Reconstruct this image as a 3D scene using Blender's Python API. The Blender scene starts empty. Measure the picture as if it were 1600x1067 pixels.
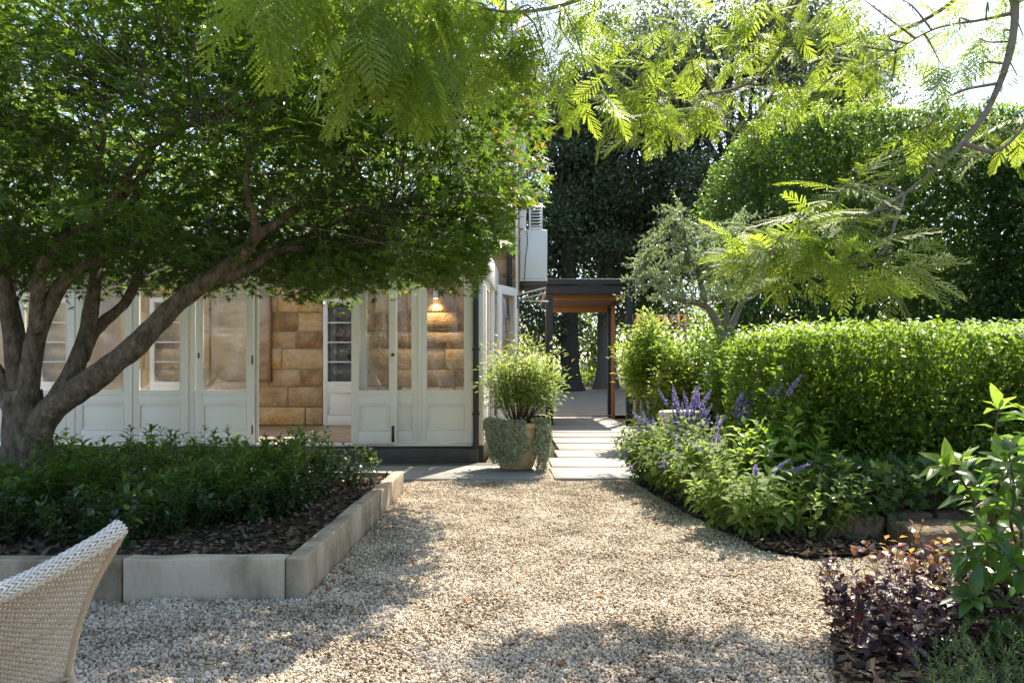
import bpy, bmesh, math, random
import numpy as np
from mathutils import Matrix, Vector

random.seed(7)
RNG = np.random.default_rng(11)
SC = bpy.context.scene
COL = SC.collection
R = math.radians

# ------------------------------------------------------------------ camera
CAM_H = 1.1
FPX = 1067.0                       # focal length in photo pixels (1600 wide), 24 mm
HZ = 585.0                         # photo row of the horizon
cam_d = bpy.data.cameras.new('camera')
cam = bpy.data.objects.new('camera', cam_d)
COL.objects.link(cam)
cam.location = (0, 0, CAM_H)
cam.rotation_euler = (R(90), 0, 0)
cam_d.sensor_width = 36.0
cam_d.lens = 36.0 * FPX / 1600.0
cam_d.shift_y = (HZ - 533.5) / 1600.0
cam_d.clip_start = 0.05
cam_d.clip_end = 600
SC.camera = cam

# ------------------------------------------------------------------ light
SUN_AZ = 24.0                      # degrees to the right of straight ahead (+Y)
SUN_EL = 57.0
world = bpy.data.worlds.new('World')
SC.world = world
world.use_nodes = True
wn = world.node_tree.nodes
wn.clear()
sky = wn.new('ShaderNodeTexSky')
sky.sky_type = 'NISHITA'
sky.sun_disc = False
sky.sun_elevation = R(SUN_EL)
sky.sun_rotation = R(SUN_AZ)
sky.air_density = 1.0
sky.dust_density = 1.5
sky.ozone_density = 0.0
bg = wn.new('ShaderNodeBackground')
bg.inputs['Strength'].default_value = 0.13
wo = wn.new('ShaderNodeOutputWorld')
world.node_tree.links.new(sky.outputs[0], bg.inputs[0])
world.node_tree.links.new(bg.outputs[0], wo.inputs[0])

sun_d = bpy.data.lights.new('sun', 'SUN')
sun_d.energy = 4.5
sun_d.angle = R(0.53)
sun_d.color = (1.0, 0.90, 0.75)
sun = bpy.data.objects.new('sun', sun_d)
COL.objects.link(sun)
sun_dir = Vector((math.sin(R(SUN_AZ)) * math.cos(R(SUN_EL)), math.cos(R(SUN_AZ)) * math.cos(R(SUN_EL)), math.sin(R(SUN_EL))))
sun.rotation_euler = (-sun_dir).to_track_quat('-Z', 'Y').to_euler()
sun.location = sun_dir * 60

SC.view_settings.view_transform = 'Standard'
SC.view_settings.look = 'None'
SC.view_settings.exposure = 1.6
SC.view_settings.gamma = 1.0
SC.view_settings.use_curve_mapping = False
SC.render.engine = 'CYCLES'
SC.cycles.max_bounces = 10
SC.cycles.diffuse_bounces = 4
SC.cycles.transmission_bounces = 6
SC.cycles.transparent_max_bounces = 12
SC.cycles.caustics_reflective = False
SC.cycles.caustics_refractive = False
SC.cycles.sample_clamp_indirect = 6.0

# ------------------------------------------------------------------ helpers
def P(px, py, Y):
    """photo pixel + distance -> point"""
    return np.array(((px - 800.0) / FPX * Y, Y, CAM_H + (HZ - py) / FPX * Y))

def G(px, py, z=0.0):
    """photo pixel on the ground of height z -> point"""
    Y = (CAM_H - z) * FPX / (py - HZ)
    return np.array(((px - 800.0) / FPX * Y, Y, z))

def proj(p):
    p = np.atleast_2d(p)
    return np.stack((800 + FPX * p[:, 0] / p[:, 1], HZ - FPX * (p[:, 2] - CAM_H) / p[:, 1]), 1)

def tag(o, label=None, cat=None, group=None, kind=None):
    if label: o['label'] = label
    if cat: o['category'] = cat
    if group: o['group'] = group
    if kind: o['kind'] = kind
    return o

def empty(name, loc, label=None, cat=None, group=None, rz=0.0):
    o = bpy.data.objects.new(name, None)
    COL.objects.link(o)
    o.empty_display_size = 0.1
    o.location = loc
    o.rotation_euler = (0, 0, rz)
    return tag(o, label, cat, group)

def mesh_np(name, v, f, smooth=False, rnd=None, attr=None):
    """v (N,3), f: list of (M,k) arrays"""
    me = bpy.data.meshes.new(name)
    v = np.asarray(v, dtype=np.float32)
    if not isinstance(f, (list, tuple)): f = [f]
    f = [np.asarray(a, dtype=np.int32) for a in f if len(a)]
    loops = np.concatenate([a.ravel() for a in f])
    starts, tot = [], 0
    sizes = []
    for a in f:
        n, k = a.shape
        starts.append(tot + np.arange(n) * k)
        sizes.append(np.full(n, k))
        tot += n * k
    starts = np.concatenate(starts).astype(np.int32)
    me.vertices.add(len(v)); me.vertices.foreach_set('co', v.ravel())
    me.loops.add(len(loops)); me.loops.foreach_set('vertex_index', loops)
    me.polygons.add(len(starts)); me.polygons.foreach_set('loop_start', starts)
    me.update(calc_edges=True)
    me.validate()
    if smooth:
        me.polygons.foreach_set('use_smooth', np.ones(len(me.polygons), dtype=bool))
    if rnd is not None:
        a = me.attributes.new('rnd', 'FLOAT', 'POINT')
        a.data.foreach_set('value', np.asarray(rnd, dtype=np.float32))
    return me

def obj(name, me, mat=None, parent=None, loc=None):
    o = bpy.data.objects.new(name, me)
    COL.objects.link(o)
    if mat is not None and me is not None and len(me.materials) == 0:
        me.materials.append(mat)
    if parent is not None: o.parent = parent
    if loc is not None: o.location = loc
    return o

class MB:
    """collects pieces into one mesh"""
    def __init__(self, origin=(0, 0, 0)):
        self.v, self.f, self.n, self.o = [], {}, 0, np.array(origin, float)
        self.r = []
    def add(self, v, f, rnd=0.5):
        v = np.asarray(v, float)
        for a in (f if isinstance(f, list) else [f]):
            a = np.asarray(a)
            self.f.setdefault(a.shape[1], []).append(a + self.n)
        self.v.append(v); self.n += len(v)
        self.r.append(np.full(len(v), rnd) if np.isscalar(rnd) else np.asarray(rnd))
    def box(self, x0, x1, y0, y1, z0, z1, jit=0.0):
        v = np.array([(x, y, z) for z in (z0, z1) for y in (y0, y1) for x in (x0, x1)], float)
        if jit: v += RNG.uniform(-jit, jit, v.shape)
        self.add(v, np.array([(0, 2, 3, 1), (4, 5, 7, 6), (0, 1, 5, 4), (2, 6, 7, 3), (0, 4, 6, 2), (1, 3, 7, 5)]))
    def tube(self, pts, rad, sides=6, cap=True, rnd=0.5):
        pts = np.asarray(pts, float); n = len(pts)
        rad = np.full(n, rad, float) if np.isscalar(rad) else np.asarray(rad, float)
        t = np.gradient(pts, axis=0)
        t /= np.linalg.norm(t, axis=1)[:, None] + 1e-12
        up = np.array((0.13, 0.09, 1.0)) if abs(t[0][2]) < 0.9 else np.array((1.0, 0.1, 0.05))
        x = np.cross(t[0], up); x /= np.linalg.norm(x)
        X = []
        for i in range(n):
            x = x - t[i] * np.dot(x, t[i]); x /= np.linalg.norm(x) + 1e-12
            X.append(x)
        X = np.array(X); Z = np.cross(t, X)
        a = np.arange(sides) / sides * 2 * np.pi
        v = pts[:, None, :] + rad[:, None, None] * (X[:, None, :] * np.cos(a)[None, :, None] + Z[:, None, :] * np.sin(a)[None, :, None])
        idx = np.arange(n * sides).reshape(n, sides)
        q = np.stack((idx[:-1], np.roll(idx[:-1], -1, 1), np.roll(idx[1:], -1, 1), idx[1:]), -1).reshape(-1, 4)
        fs = [q]
        if cap: fs.append(np.array([idx[0][::-1], idx[-1]]))
        self.add(v.reshape(-1, 3), fs, rnd)
    def lathe(self, prof, c=(0, 0, 0), sides=28, cap=True):
        prof = np.asarray(prof, float); n = len(prof)
        a = np.arange(sides) / sides * 2 * np.pi
        v = np.stack((prof[:, 0, None] * np.cos(a) + c[0], prof[:, 0, None] * np.sin(a) + c[1], np.repeat(prof[:, 1, None], sides, 1) + c[2]), -1)
        idx = np.arange(n * sides).reshape(n, sides)
        q = np.stack((idx[:-1], np.roll(idx[:-1], -1, 1), np.roll(idx[1:], -1, 1), idx[1:]), -1).reshape(-1, 4)
        fs = [q]
        if cap: fs.append(np.array([idx[0][::-1], idx[-1]]))
        self.add(v.reshape(-1, 3), fs)
    def mesh(self, name, smooth=False):
        v = np.concatenate(self.v) - self.o
        f = [np.concatenate(a) for a in self.f.values()]
        return mesh_np(name, v, f, smooth, np.concatenate(self.r))
    def build(self, name, mat, parent=None, smooth=False, bevel=0.0, loc=None):
        o = obj(name, self.mesh(name, smooth), mat, parent, loc)
        if bevel:
            m = o.modifiers.new('bevel', 'BEVEL'); m.width = bevel; m.segments = 2; m.limit_method = 'ANGLE'
        return o

def box_part(name, dims, mat, parent=None, bevel=0.0, origin=(0, 0, 0), jit=0.0):
    b = MB(origin); b.box(*dims, jit=jit)
    return b.build(name, mat, parent, bevel=bevel)

def spline(pts, n):
    """Catmull-Rom through the rows of pts"""
    p = np.asarray(pts, float)
    p = np.vstack((2 * p[0] - p[1], p, 2 * p[-1] - p[-2]))
    m = len(p) - 3
    u = np.linspace(0, m - 1e-9, n); i = u.astype(int); t = (u - i)[:, None]
    a, b, c, d = p[i], p[i + 1], p[i + 2], p[i + 3]
    return 0.5 * ((2 * b) + (c - a) * t + (2 * a - 5 * b + 4 * c - d) * t ** 2 + (3 * b - a - 3 * c + d) * t ** 3)

_ph = RNG.uniform(0, 6.28, (8, 3)); _fr = RNG.normal(0, 1, (8, 3))
def wob(p, s=1.0):
    """smooth pseudo noise, about -1..1"""
    p = np.atleast_2d(p)
    r = 0
    for k in range(8):
        r = r + np.sin(p @ (_fr[k] * s * (1 + 0.35 * k)) + _ph[k, 0]) / (1 + 0.35 * k)
    return r / 3.2

def unit(a):
    return a / (np.linalg.norm(a, axis=-1, keepdims=True) + 1e-12)

# ------------------------------------------------------------------ leaves
def lf_diamond(w):
    return np.array([(0, 0, 0), (w, .45, .03), (0, 1, 0), (-w, .45, .03)]), np.array([(0, 1, 2), (0, 2, 3)])
def lf_ovate(w, fold=.10, droop=.12):
    v = np.array([(0, 0, 0), (0, .5, .02), (0, 1, -droop), (w * .75, .22, fold * .7), (w, .5, fold), (w * .55, .8, fold * .2 - droop * .5),
                  (-w * .75, .22, fold * .7), (-w, .5, fold), (-w * .55, .8, fold * .2 - droop * .5)])
    return v, np.array([(0, 3, 1), (3, 4, 1), (4, 5, 1), (5, 2, 1), (0, 1, 6), (6, 1, 7), (7, 1, 8), (8, 1, 2)])
def lite(tpl):
    v, f = tpl
    if len(v) != 9: return tpl
    return v[[0, 4, 2, 7, 1]], np.array([(0, 1, 4), (1, 2, 4), (0, 4, 3), (3, 4, 2)])
def lf_maple():
    ang = [0, 17, 42, 62, 90]
    rad = [1.0, .34, .92, .30, .66]
    right = [(math.sin(R(a)) * r, math.cos(R(a)) * r) for a, r in zip(ang, rad)]
    left = [(-x, y) for x, y in right[1:]][::-1]
    out = right + [(0.03, -.05)] + left
    v = [(0, 0, 0)] + [(x, y + .05, -.10 * (x * x + y * y)) for x, y in out]
    n = len(out)
    f = [(0, 1 + (i + 1) % n, 1 + i) for i in range(n)]
    return np.array(v, float), np.array(f)
def lf_ivy():
    out = [(0, 1), (.22, .52), (.62, .55), (.36, .18), (.5, -.12), (0, 0), (-.5, -.12), (-.36, .18), (-.62, .55), (-.22, .52)]
    v = [(0, .3, .04)] + [(x, y, 0) for x, y in out]
    n = len(out)
    return np.array(v, float), np.array([(0, 1 + (i + 1) % n, 1 + i) for i in range(n)])

def frames(d, nrm):
    y = unit(d); x = unit(np.cross(y, nrm)); z = np.cross(x, y)
    return x, y, z

def leaf_verts(tpl, p, d, nrm, s):
    tv, tf = tpl
    x, y, z = frames(d, nrm)
    v = p[:, None, :] + s[:, None, None] * (tv[None, :, 0, None] * x[:, None, :] + tv[None, :, 1, None] * y[:, None, :] + tv[None, :, 2, None] * z[:, None, :])
    n, k = len(p), len(tv)
    f = (tf[None] + (np.arange(n) * k)[:, None, None]).reshape(-1, 3)
    return v.reshape(-1, 3), f, k

def foliage(root, tpl, p, d, nrm, s, mat, n_parts=0, part_name='leaf', part_tpl=None, part_mat=None, name='foliage', rnd=None):
    """joined leaves (stuff) plus the n_parts leaves that show largest, each its own object"""
    p, d, nrm, s = map(np.asarray, (p, d, nrm, s))
    o0 = np.array(root.location)
    if rnd is None: rnd = np.clip(.5 + .28 * wob(p, 2.2) + .75 * (RNG.random(len(p)) - .5), 0, 1)
    keep = np.ones(len(p), bool)
    if n_parts:
        q = proj(p)
        vis = (p[:, 1] > .3) & (q[:, 0] > -10) & (q[:, 0] < 1610) & (q[:, 1] > -10) & (q[:, 1] < 1077)
        big = np.where(vis, s / np.maximum(p[:, 1], .3), -1)
        ids = np.argsort(-big)[:n_parts]
        ids = ids[big[ids] > 0]
        keep[ids] = False
        tv, tf = part_tpl or tpl
        me = mesh_np(part_name, tv, tf, True, np.full(len(tv), -1.0)); me.materials.append(part_mat or mat)
        X, Yv, Z = frames(d[ids], nrm[ids])
        for k, i in enumerate(ids):
            o = bpy.data.objects.new(part_name, me); COL.objects.link(o); o.parent = root
            m = Matrix.Identity(4)
            for c, a in enumerate((X[k], Yv[k], Z[k])):
                for r_ in range(3): m[r_][c] = a[r_] * s[i]
            for r_ in range(3): m[r_][3] = p[i][r_] - o0[r_]
            o.matrix_basis = m
    if keep.any():
        v, f, k = leaf_verts(lite(tpl), p[keep] - o0, d[keep], nrm[keep], s[keep])
        o = obj(name, mesh_np(name, v, f, False, np.repeat(rnd[keep], k)), mat, root)
        tag(o, kind='stuff')
        return o

# ------------------------------------------------------------------ materials
def new_mat(name):
    m = bpy.data.materials.new(name); m.use_nodes = True
    nt = m.node_tree; nt.nodes.clear()
    out = nt.nodes.new('ShaderNodeOutputMaterial')
    return m, nt, out

def ramp(nt, cols, pos=None):
    r = nt.nodes.new('ShaderNodeValToRGB'); e = r.color_ramp.elements
    n = len(cols)
    for i, c in enumerate(cols):
        x = pos[i] if pos else i / max(1, n - 1)
        el = e[i] if i < 2 else e.new(x)
        el.position = x; el.color = (*c, 1)
    return r

def M_surf(name, cols, scale=8.0, rough=.8, bump=.0, bscale=40.0, detail=6, pos=None, spec=.3, dist=.01, metallic=0.0, stretch=None, obj_var=0.0):
    m, nt, out = new_mat(name); L = nt.links.new
    b = nt.nodes.new('ShaderNodeBsdfPrincipled')
    b.inputs['Roughness'].default_value = rough
    b.inputs['Specular IOR Level'].default_value = spec
    b.inputs['Metallic'].default_value = metallic
    tc = nt.nodes.new('ShaderNodeTexCoord'); src = tc.outputs['Object']
    if obj_var:
        oi0 = nt.nodes.new('ShaderNodeObjectInfo')
        ad = nt.nodes.new('ShaderNodeVectorMath'); ad.operation = 'ADD'
        sc_ = nt.nodes.new('ShaderNodeVectorMath'); sc_.operation = 'SCALE'
        cx = nt.nodes.new('ShaderNodeCombineXYZ')
        for k in range(3): L(oi0.outputs['Random'], cx.inputs[k])
        L(cx.outputs[0], sc_.inputs[0]); sc_.inputs['Scale'].default_value = 37.0
        L(src, ad.inputs[0]); L(sc_.outputs[0], ad.inputs[1]); src = ad.outputs[0]
    if stretch:
        mp = nt.nodes.new('ShaderNodeMapping'); mp.inputs['Scale'].default_value = stretch
        L(src, mp.inputs[0]); src = mp.outputs[0]
    n = nt.nodes.new('ShaderNodeTexNoise'); n.inputs['Scale'].default_value = scale; n.inputs['Detail'].default_value = detail
    n.inputs['Roughness'].default_value = .65
    L(src, n.inputs['Vector'])
    r = ramp(nt, cols, pos)
    fac = n.outputs['Fac']
    if obj_var:
        ma = nt.nodes.new('ShaderNodeMath'); ma.operation = 'MULTIPLY_ADD'
        su = nt.nodes.new('ShaderNodeMath'); su.operation = 'SUBTRACT'; su.inputs[1].default_value = .5
        L(oi0.outputs['Random'], su.inputs[0]); L(su.outputs[0], ma.inputs[0]); ma.inputs[1].default_value = obj_var; L(fac, ma.inputs[2]); fac = ma.outputs[0]
    L(fac, r.inputs[0]); L(r.outputs[0], b.inputs['Base Color'])
    if bump:
        n2 = nt.nodes.new('ShaderNodeTexNoise'); n2.inputs['Scale'].default_value = bscale; n2.inputs['Detail'].default_value = 8
        L(src, n2.inputs['Vector'])
        bp = nt.nodes.new('ShaderNodeBump'); bp.inputs['Strength'].default_value = bump; bp.inputs['Distance'].default_value = dist
        L(n2.outputs['Fac'], bp.inputs['Height']); L(bp.outputs[0], b.inputs['Normal'])
    L(b.outputs[0], out.inputs[0])
    return m

def M_leaf(name, cols, trans, tfac=.45, rough=.42, spec=.45, pos=None):
    """leaf: reflecting face + light shining through; colour varies from leaf to leaf"""
    m, nt, out = new_mat(name); L = nt.links.new
    at = nt.nodes.new('ShaderNodeAttribute'); at.attribute_name = 'rnd'
    oi = nt.nodes.new('ShaderNodeObjectInfo')
    gt = nt.nodes.new('ShaderNodeMath'); gt.operation = 'GREATER_THAN'; gt.inputs[1].default_value = -.5
    L(at.outputs['Fac'], gt.inputs[0])
    fr = nt.nodes.new('ShaderNodeMix'); fr.data_type = 'FLOAT'
    L(gt.outputs[0], fr.inputs[0]); L(oi.outputs['Random'], fr.inputs[2]); L(at.outputs['Fac'], fr.inputs[3])
    r = ramp(nt, cols, pos); L(fr.outputs[0], r.inputs[0])
    b = nt.nodes.new('ShaderNodeBsdfPrincipled')
    b.inputs['Roughness'].default_value = rough; b.inputs['Specular IOR Level'].default_value = spec
    L(r.outputs[0], b.inputs['Base Color'])
    t = nt.nodes.new('ShaderNodeBsdfTranslucent')
    mx = nt.nodes.new('ShaderNodeMix'); mx.data_type = 'RGBA'; mx.blend_type = 'MULTIPLY'; mx.inputs[0].default_value = 1.0
    r2 = ramp(nt, [tuple(c * .75 for c in trans), trans, tuple(min(.9, c * 1.2) for c in trans)])
    L(fr.outputs[0], r2.inputs[0]); L(r2.outputs[0], t.inputs[0])
    ms = nt.nodes.new('ShaderNodeMixShader'); ms.inputs[0].default_value = tfac
    L(b.outputs[0], ms.inputs[1]); L(t.outputs[0], ms.inputs[2]); L(ms.outputs[0], out.inputs[0])
    nt.nodes.remove(mx)
    return m

def M_glass(name, tint=(.985, .99, .98)):
    m, nt, out = new_mat(name); L = nt.links.new
    t = nt.nodes.new('ShaderNodeBsdfTransparent'); t.inputs[0].default_value = (*tint, 1)
    g = nt.nodes.new('ShaderNodeBsdfGlossy'); g.inputs['Roughness'].default_value = .01
    f = nt.nodes.new('ShaderNodeFresnel'); f.inputs['IOR'].default_value = 1.75
    ms = nt.nodes.new('ShaderNodeMixShader')
    L(f.outputs[0], ms.inputs[0]); L(t.outputs[0], ms.inputs[1]); L(g.outputs[0], ms.inputs[2]); L(ms.outputs[0], out.inputs[0])
    return m

def M_emit(name, col, strength):
    m, nt, out = new_mat(name)
    e = nt.nodes.new('ShaderNodeEmission'); e.inputs[0].default_value = (*col, 1); e.inputs[1].default_value = strength
    nt.links.new(e.outputs[0], out.inputs[0])
    return m

MT = {}
MT['beige'] = M_surf('beige_plaster', [(.42, .33, .25), (.52, .42, .33)], 1.5, .8)
MT['white'] = M_surf('white_paint', [(.82, .775, .70), (.88, .85, .785)], 3.0, .45, .05, 60, spec=.4)
MT['white2'] = M_surf('white_wall_paint', [(.70, .70, .66), (.80, .79, .75)], 2.0, .7)
MT['dark'] = M_surf('charcoal_steel', [(.030, .031, .034), (.045, .046, .050)], 6, .5, .04, 90)
MT['pipe'] = M_surf('dark_pipe', [(.035, .037, .038), (.055, .057, .058)], 6, .45)
MT['iron'] = M_surf('iron_fitting', [(.03, .028, .025), (.09, .08, .07)], 30, .45, metallic=.6)
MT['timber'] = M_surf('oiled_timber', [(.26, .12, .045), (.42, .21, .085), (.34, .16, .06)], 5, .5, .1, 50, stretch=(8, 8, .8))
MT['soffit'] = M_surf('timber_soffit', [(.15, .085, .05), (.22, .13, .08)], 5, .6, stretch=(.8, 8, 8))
MT['ac'] = M_surf('unit_enamel', [(.62, .62, .58), (.70, .70, .66)], 2, .45)
MT['plinth'] = M_surf('dark_concrete', [(.05, .048, .042), (.10, .095, .085), (.075, .07, .06)], 3, .8, .3, 30)
MT['paver'] = M_surf('honed_paver', [(.21, .20, .18), (.32, .305, .275), (.26, .25, .225)], 2.2, .75, .12, 160, obj_var=.5)
MT['paver2'] = M_surf('grey_paver', [(.17, .16, .145), (.28, .27, .25), (.22, .21, .19)], 1.8, .78, .15, 120, obj_var=.4)
MT['edging'] = M_surf('cast_sandstone', [(.19, .145, .09), (.40, .325, .235), (.55, .465, .35)], 4.5, .85, .5, 55, detail=10, pos=[.3, .5, .68], obj_var=.2, stretch=(1, 1, .45))
MT['stone'] = M_surf('sandstone_block', [(.26, .15, .065), (.46, .31, .17), (.60, .44, .27), (.54, .31, .09)], 4.0, .9, 1.0, 34, detail=10, pos=[.2, .45, .66, .85], dist=.03, obj_var=.55)
MT['mortar'] = M_surf('lime_mortar', [(.34, .26, .17), (.46, .36, .25)], 12, .95, .4, 60)
MT['render'] = M_surf('upper_wall_render', [(.42, .33, .22), (.52, .42, .30)], 3, .9, .4, 40)
MT['wallrock'] = M_surf('mossy_sandstone', [(.05, .045, .03), (.16, .12, .08), (.28, .20, .13)], 5, .9, 1.0, 22, detail=10, dist=.04, obj_var=.4)
MT['floor'] = M_surf('travertine_floor', [(.34, .24, .15), (.46, .34, .22)], 2, .4)
MT['soil'] = M_surf('mulched_soil', [(.018, .013, .009), (.055, .04, .028), (.10, .075, .055)], 18, .95, 1.0, 70, dist=.03)
MT['earth'] = M_surf('earth', [(.05, .045, .025), (.12, .10, .065)], 3, .95, .6, 30)
MT['gravel_far'] = M_surf('gravel_far', [(.20, .16, .11), (.34, .28, .21), (.44, .37, .28)], 40, .9, .8, 120, dist=.02)
MT['gravel_base'] = M_surf('gravel_base', [(.18, .14, .10), (.36, .30, .22)], 60, .95, 1.0, 150, dist=.01)
MT['bark'] = M_surf('maple_bark', [(.05, .038, .025), (.15, .118, .082), (.22, .18, .13), (.40, .36, .29)], 14, .9, 1.0, 45, detail=12, pos=[.3, .48, .60, .72], stretch=(1.5, 1.5, .7), dist=.03)
MT['bark2'] = M_surf('grey_bark', [(.11, .095, .075), (.26, .22, .175)], 9, .9, .5, 40, stretch=(2, 2, .6))
MT['bark_dark'] = M_surf('dark_bark', [(.025, .022, .018), (.085, .075, .06)], 4, .95, .9, 14, stretch=(2, 2, .5), dist=.05)
MT['stem_g'] = M_surf('green_stem', [(.09, .12, .035), (.16, .17, .06)], 10, .6)
MT['stem_b'] = M_surf('brown_stem', [(.07, .05, .03), (.14, .10, .06)], 14, .8)
MT['core'] = M_surf('hedge_twigs', [(.012, .014, .007), (.03, .032, .015)], 20, 1.0, .6, 40)
MT['terra'] = M_surf('aged_pot', [(.30, .22, .13), (.48, .38, .24), (.40, .31, .19)], 6, .85, .4, 40)
MT['drum'] = M_surf('pale_stone', [(.50, .42, .28), (.62, .54, .38)], 5, .85, .3, 50)
MT['wick_d'] = M_surf('wicker_core', [(.10, .07, .045), (.18, .13, .085)], 40, .7)
MT['wick'] = M_surf('wicker_strand', [(.30, .225, .15), (.43, .335, .23), (.52, .42, .31)], 60, .55, spec=.4)
MT['wick_w'] = M_surf('pale_wicker', [(.60, .56, .48), (.76, .73, .66)], 40, .5, spec=.4)
MT['glass'] = M_glass('window_glass')
MT['canvas'] = M_surf('painting_canvas', [(.20, .13, .08), (.42, .30, .20), (.58, .46, .34), (.50, .38, .27)], 1.3, .7, detail=9, pos=[.28, .42, .55, .8], stretch=(.7, 1, 2.2))
MT['frame_w'] = M_surf('picture_frame', [(.20, .11, .05), (.28, .16, .08)], 6, .5)
MT['book_red'] = M_surf('red_cover', [(.45, .03, .02), (.55, .05, .03)], 8, .6)
MT['book_dk'] = M_surf('dark_cover', [(.03, .035, .04), (.09, .09, .10)], 8, .6)
MT['book_or'] = M_surf('tan_cover', [(.48, .26, .10), (.58, .33, .14)], 8, .6)
MT['plate'] = M_surf('brown_plate', [(.10, .07, .05), (.16, .11, .08)], 8, .5)
MT['chip'] = M_leaf('bark_chip', [(.03, .02, .013), (.10, .07, .045), (.20, .15, .105), (.07, .045, .03)], (.02, .015, .01), .02, .85, .15)
MT['petal'] = M_leaf('violet_floret', [(.20, .18, .42), (.30, .27, .54), (.42, .39, .66)], (.36, .31, .62), .35, .7, .1)
MT['litter'] = M_leaf('dry_leaf', [(.22, .10, .04), (.35, .20, .08), (.16, .07, .03)], (.3, .15, .05), .2, .7, .2)

MT['maple'] = M_leaf('maple_leaf', [(.028, .062, .014), (.046, .098, .020), (.070, .135, .027)], (.22, .37, .032), .36, .40, .35)
MT['maple_red'] = M_leaf('maple_young_leaf', [(.16, .16, .03), (.20, .11, .03), (.12, .16, .03)], (.45, .36, .05), .45, .45, .35)
MT['jac'] = M_leaf('jacaranda_leaflet', [(.065, .13, .02), (.09, .165, .03), (.12, .19, .035)], (.48, .62, .06), .48, .5, .25)
MT['box'] = M_leaf('hedge_leaf', [(.03, .072, .014), (.052, .112, .02), (.085, .155, .026), (.12, .16, .035), (.17, .13, .045)], (.32, .48, .045), .40, .42, .32, pos=[0, .4, .75, .95, 1])
MT['tall'] = M_leaf('tall_hedge_leaf', [(.025, .06, .017), (.045, .095, .025), (.08, .14, .038), (.13, .15, .045)], (.22, .38, .04), .34, .36, .45, pos=[0, .45, .85, 1])
MT['bgleaf'] = M_leaf('evergreen_leaf', [(.04, .06, .03), (.065, .095, .045), (.11, .14, .075)], (.18, .25, .08), .36, .36, .5)
MT['bgleaf2'] = M_leaf('sunny_leaf', [(.05, .10, .02), (.08, .14, .03), (.11, .18, .035)], (.35, .5, .05), .45, .4, .35)
MT['olive'] = M_leaf('olive_leaf', [(.12, .18, .085), (.21, .27, .15), (.36, .41, .29)], (.34, .46, .15), .36, .4, .45)
MT['jas'] = M_leaf('bed_leaf', [(.042, .095, .020), (.07, .14, .026), (.11, .185, .036)], (.34, .54, .06), .40, .32, .5)
MT['glossy'] = M_leaf('glossy_leaf', [(.016, .040, .013), (.026, .060, .017), (.04, .08, .022)], (.14, .28, .03), .26, .25, .6)
MT['young'] = M_leaf('young_leaf', [(.10, .20, .03), (.14, .25, .04), (.09, .18, .03)], (.42, .62, .07), .45, .38, .4)
MT['salvia'] = M_leaf('salvia_leaf', [(.08, .14, .035), (.11, .175, .045), (.15, .21, .065)], (.42, .58, .08), .46, .6, .2)
MT['nand'] = M_leaf('nandina_leaf', [(.08, .14, .03), (.12, .19, .04), (.17, .22, .05)], (.45, .58, .10), .42, .4, .35)
MT['nand_tip'] = M_leaf('nandina_tip', [(.30, .20, .06), (.36, .13, .06), (.22, .20, .05)], (.65, .42, .12), .42, .4, .35)
MT['dich'] = M_leaf('silver_leaf', [(.27, .31, .20), (.36, .40, .28), (.46, .50, .37)], (.35, .42, .22), .3, .6, .2)
MT['murr'] = M_leaf('murraya_leaf', [(.05, .12, .02), (.085, .17, .03), (.12, .21, .035)], (.38, .58, .06), .42, .32, .45)
MT['lime'] = M_leaf('lime_leaf', [(.10, .18, .03), (.15, .24, .04), (.19, .27, .05)], (.50, .66, .08), .45, .42, .3)
MT['purple'] = M_leaf('purple_leaf', [(.022, .012, .020), (.040, .020, .030), (.065, .035, .045)], (.16, .03, .05), .16, .36, .55)
MT['copper'] = M_leaf('copper_tip', [(.22, .20, .05), (.30, .10, .04), (.20, .05, .05), (.24, .24, .06)], (.62, .40, .09), .42, .38, .4)
MT['big'] = M_leaf('broad_leaf', [(.022, .075, .016), (.04, .11, .022), (.065, .15, .03)], (.28, .50, .05), .38, .28, .5)
MT['rose'] = M_leaf('needle_leaf', [(.09, .17, .06), (.13, .22, .09)], (.3, .45, .12), .35, .5, .3)
MT['ivy'] = M_leaf('ivy_leaf', [(.028, .060, .014), (.04, .085, .018), (.06, .11, .024)], (.22, .36, .04), .28, .5, .25)

# glass: same reflectance on both faces of a pane
def _fix_glass(m):
    nt = m.node_tree; L = nt.links.new
    for n in list(nt.nodes):
        if n.type == 'FRESNEL': nt.nodes.remove(n)
    lw = nt.nodes.new('ShaderNodeLayerWeight'); lw.inputs[0].default_value = .5
    pw = nt.nodes.new('ShaderNodeMath'); pw.operation = 'POWER'; pw.inputs[1].default_value = 4.0
    L(lw.outputs['Facing'], pw.inputs[0])
    ma = nt.nodes.new('ShaderNodeMath'); ma.operation = 'MULTIPLY_ADD'; ma.inputs[1].default_value = .8; ma.inputs[2].default_value = .05
    L(pw.outputs[0], ma.inputs[0])
    ms = [n for n in nt.nodes if n.type == 'MIX_SHADER'][0]
    L(ma.outputs[0], ms.inputs[0])
_fix_glass(MT['glass'])

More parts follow.
